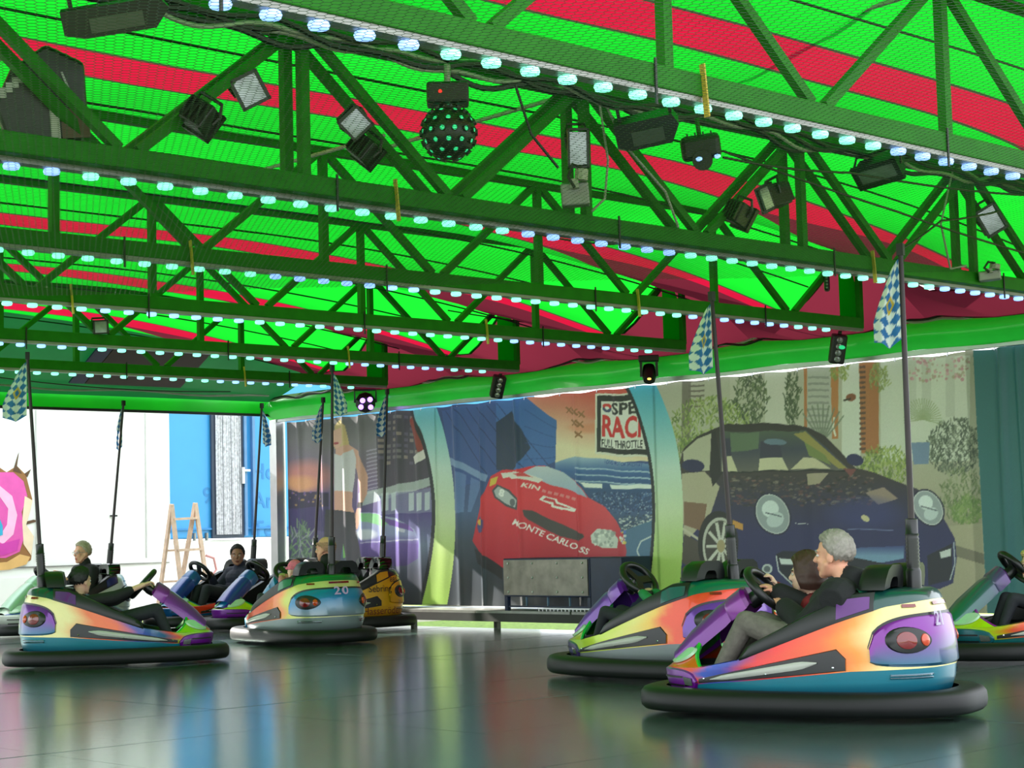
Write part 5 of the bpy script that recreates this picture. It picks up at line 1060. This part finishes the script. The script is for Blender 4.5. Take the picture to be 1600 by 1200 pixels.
def b_mh(t, d, k):
    MB().box((0, 0, d[1] * .42), (.14, d[0], d[1] * .24)).build('base', M_BLACK, t, bevel=.01)
    for s in (-1, 1): MB().box((0, s * d[0] * .38, d[1] * .05), (.08, .03, d[1] * .6)).build('arm', M_BLACK, t)
    MB().lathe([(.02, -.12), (d[0] * .3, -.10), (d[0] * .34, .05), (d[0] * .28, .10)], 16, (0, 0, -d[1] * .15), Matrix.Rotation(2.5, 3, 'Y')).build('head', M_BLACK, t, smooth=True)
    MB().ell((.07, 0, -d[1] * .30), (.03, .035, .03), 10).build('amber_lens', mat('amber_glow', (255, 190, 90), .2, emit=(255, 180, 80), estr=3, noise=0), t)
boxlight('moving_head_light', 'black moving head spotlight hanging from the eave cable', 'stage light', 1014, 578, 0, (32, 42), 0, 0, 0, b_mh, X=15.3)
def b_bar2(t, d, k): b_bar(t, d, k); MB().ell((.07, d[0] * .18, d[1] * .1), (.012, .035, .022), 10).build('green_lens', m_gl, t)
boxlight('led_bar', 'black LED bar showing one green glowing lens', 'stage light', 1309, 545, 0, (24, 46), 8, -15, -8, b_bar2, X=15.25)
boxlight('led_bar', 'tiny black lamp dangling below the truss end on a coiled wire', 'stage light', 1292, 443, 10.2, (9, 24), 0, 0, 0, b_bar)
# ------------------------------------------------------------------ cables and tie rods
def cable(label, pts, r=.010, m=None, name='cable', cat='cable', sag=.0, group=None):
    P = []
    for (a, b) in zip(pts[:-1], pts[1:]):
        for t in np.linspace(0, 1, 12)[:-1 if b is not pts[-1] else None]: q = np.array(a) * (1 - t) + np.array(b) * t; P.append((q[0], q[1], q[2] - sag * 4 * t * (1 - t)))
    return tag(MB().tube(P, r, 6).build(name, m or M_CABLE, smooth=True), label, cat, group)
G = lambda u, v, y: tuple(atY(u, v, y))
cbun = thing('cable_bundle', 'loose bundle of cables along the double truss top chord', 'cables', (8, 7.5, 3.76))
for i in range(5):
    P = [(x - 8, .03 * math.sin(i * 2.1) + .012 * math.sin(x * 6 + i), .035 * math.sin(x * (2.2 + .5 * i) + i * 1.7) + .02 * math.sin(x * 9 + i) - .012 * i) for x in np.linspace(3.2, 14.0, 150)]
    MB().tube(P, .013 if i % 2 else .017, 6).build('cable_strand', (M_CABLE, M_CABLEG)[i % 2], cbun, smooth=True)
cable('thin grey tie rod crossing the top red stripe', [G(1056, 106, 7.5), G(1424, -8, 5.2)], .014, M_CABLEG, 'tie_rod', 'rod')
cable('thin tie rod passing behind the disco ball', [G(585, 236, 9.6), G(880, 150, 7.8)], .014, M_CABLEG, 'tie_rod', 'rod')
cable('thin tie rod left of the twin uprights below the floodlights', [G(400, 268, 10.1), G(600, 212, 8.0)], .012, M_CABLEG, 'tie_rod', 'rod')
cable('black lead sagging from an LED lamp down to the plugs', [G(805, 132, 7.4), G(830, 210, 7.42), G(872, 262, 7.38)], .009)
cable('black wire strung low from scanner light towards the eave', [G(1130, 246, 7.3), G(1330, 270, 7.3), G(1600, 305, 7.3)], .008, sag=.02)
cable('black wire slanting across the bay near the eave', [G(1130, 236, 7.4), G(1400, 330, 7.4), G(1600, 395, 7.4)], .008, sag=.01)
cable('black wire looping beside the pole of car 21', [G(1404, 392, 7.5), G(1470, 345, 7.45), G(1560, 330, 7.4)], .008, sag=.01)
cable('pale wire running down the diagonal right of the ballast box', [G(945, 160, 7.5), G(975, 225, 7.5), G(1040, 300, 7.5), G(1060, 355, 7.5)], .009, M_CABLEG)
cable('pale wire hanging beside the ballast box', [G(935, 150, 7.5), G(950, 250, 7.5), G(945, 310, 7.5), G(925, 330, 7.5)], .008, M_CABLEG)
cable('pale wire looping down the members nearest the eave', [G(1490, 260, 7.5), G(1470, 350, 7.5), G(1485, 420, 7.5), G(1510, 415, 7.5)], .008, M_CABLEG)
for a, b, yy, lb in (((740, 335), (960, 382), 10.0, 'thin black wire drooping along the truss behind the ballast box'), ((1050, 440), (1230, 490), 12.0, 'thin black wire drooping above the flag of the lime car'), ((850, 520), (1050, 560), 14.0, 'thin black wire drooping towards the moving head spotlight'), ((0, 590), (360, 612), 19.0, 'thin black wire along the dark far lining'), ((700, 485), (1040, 520), 14.6, 'thin black wire above the short LED bar')):
    cable(lb, [G(*a, yy), G(*b, yy)], .007, sag=.05)
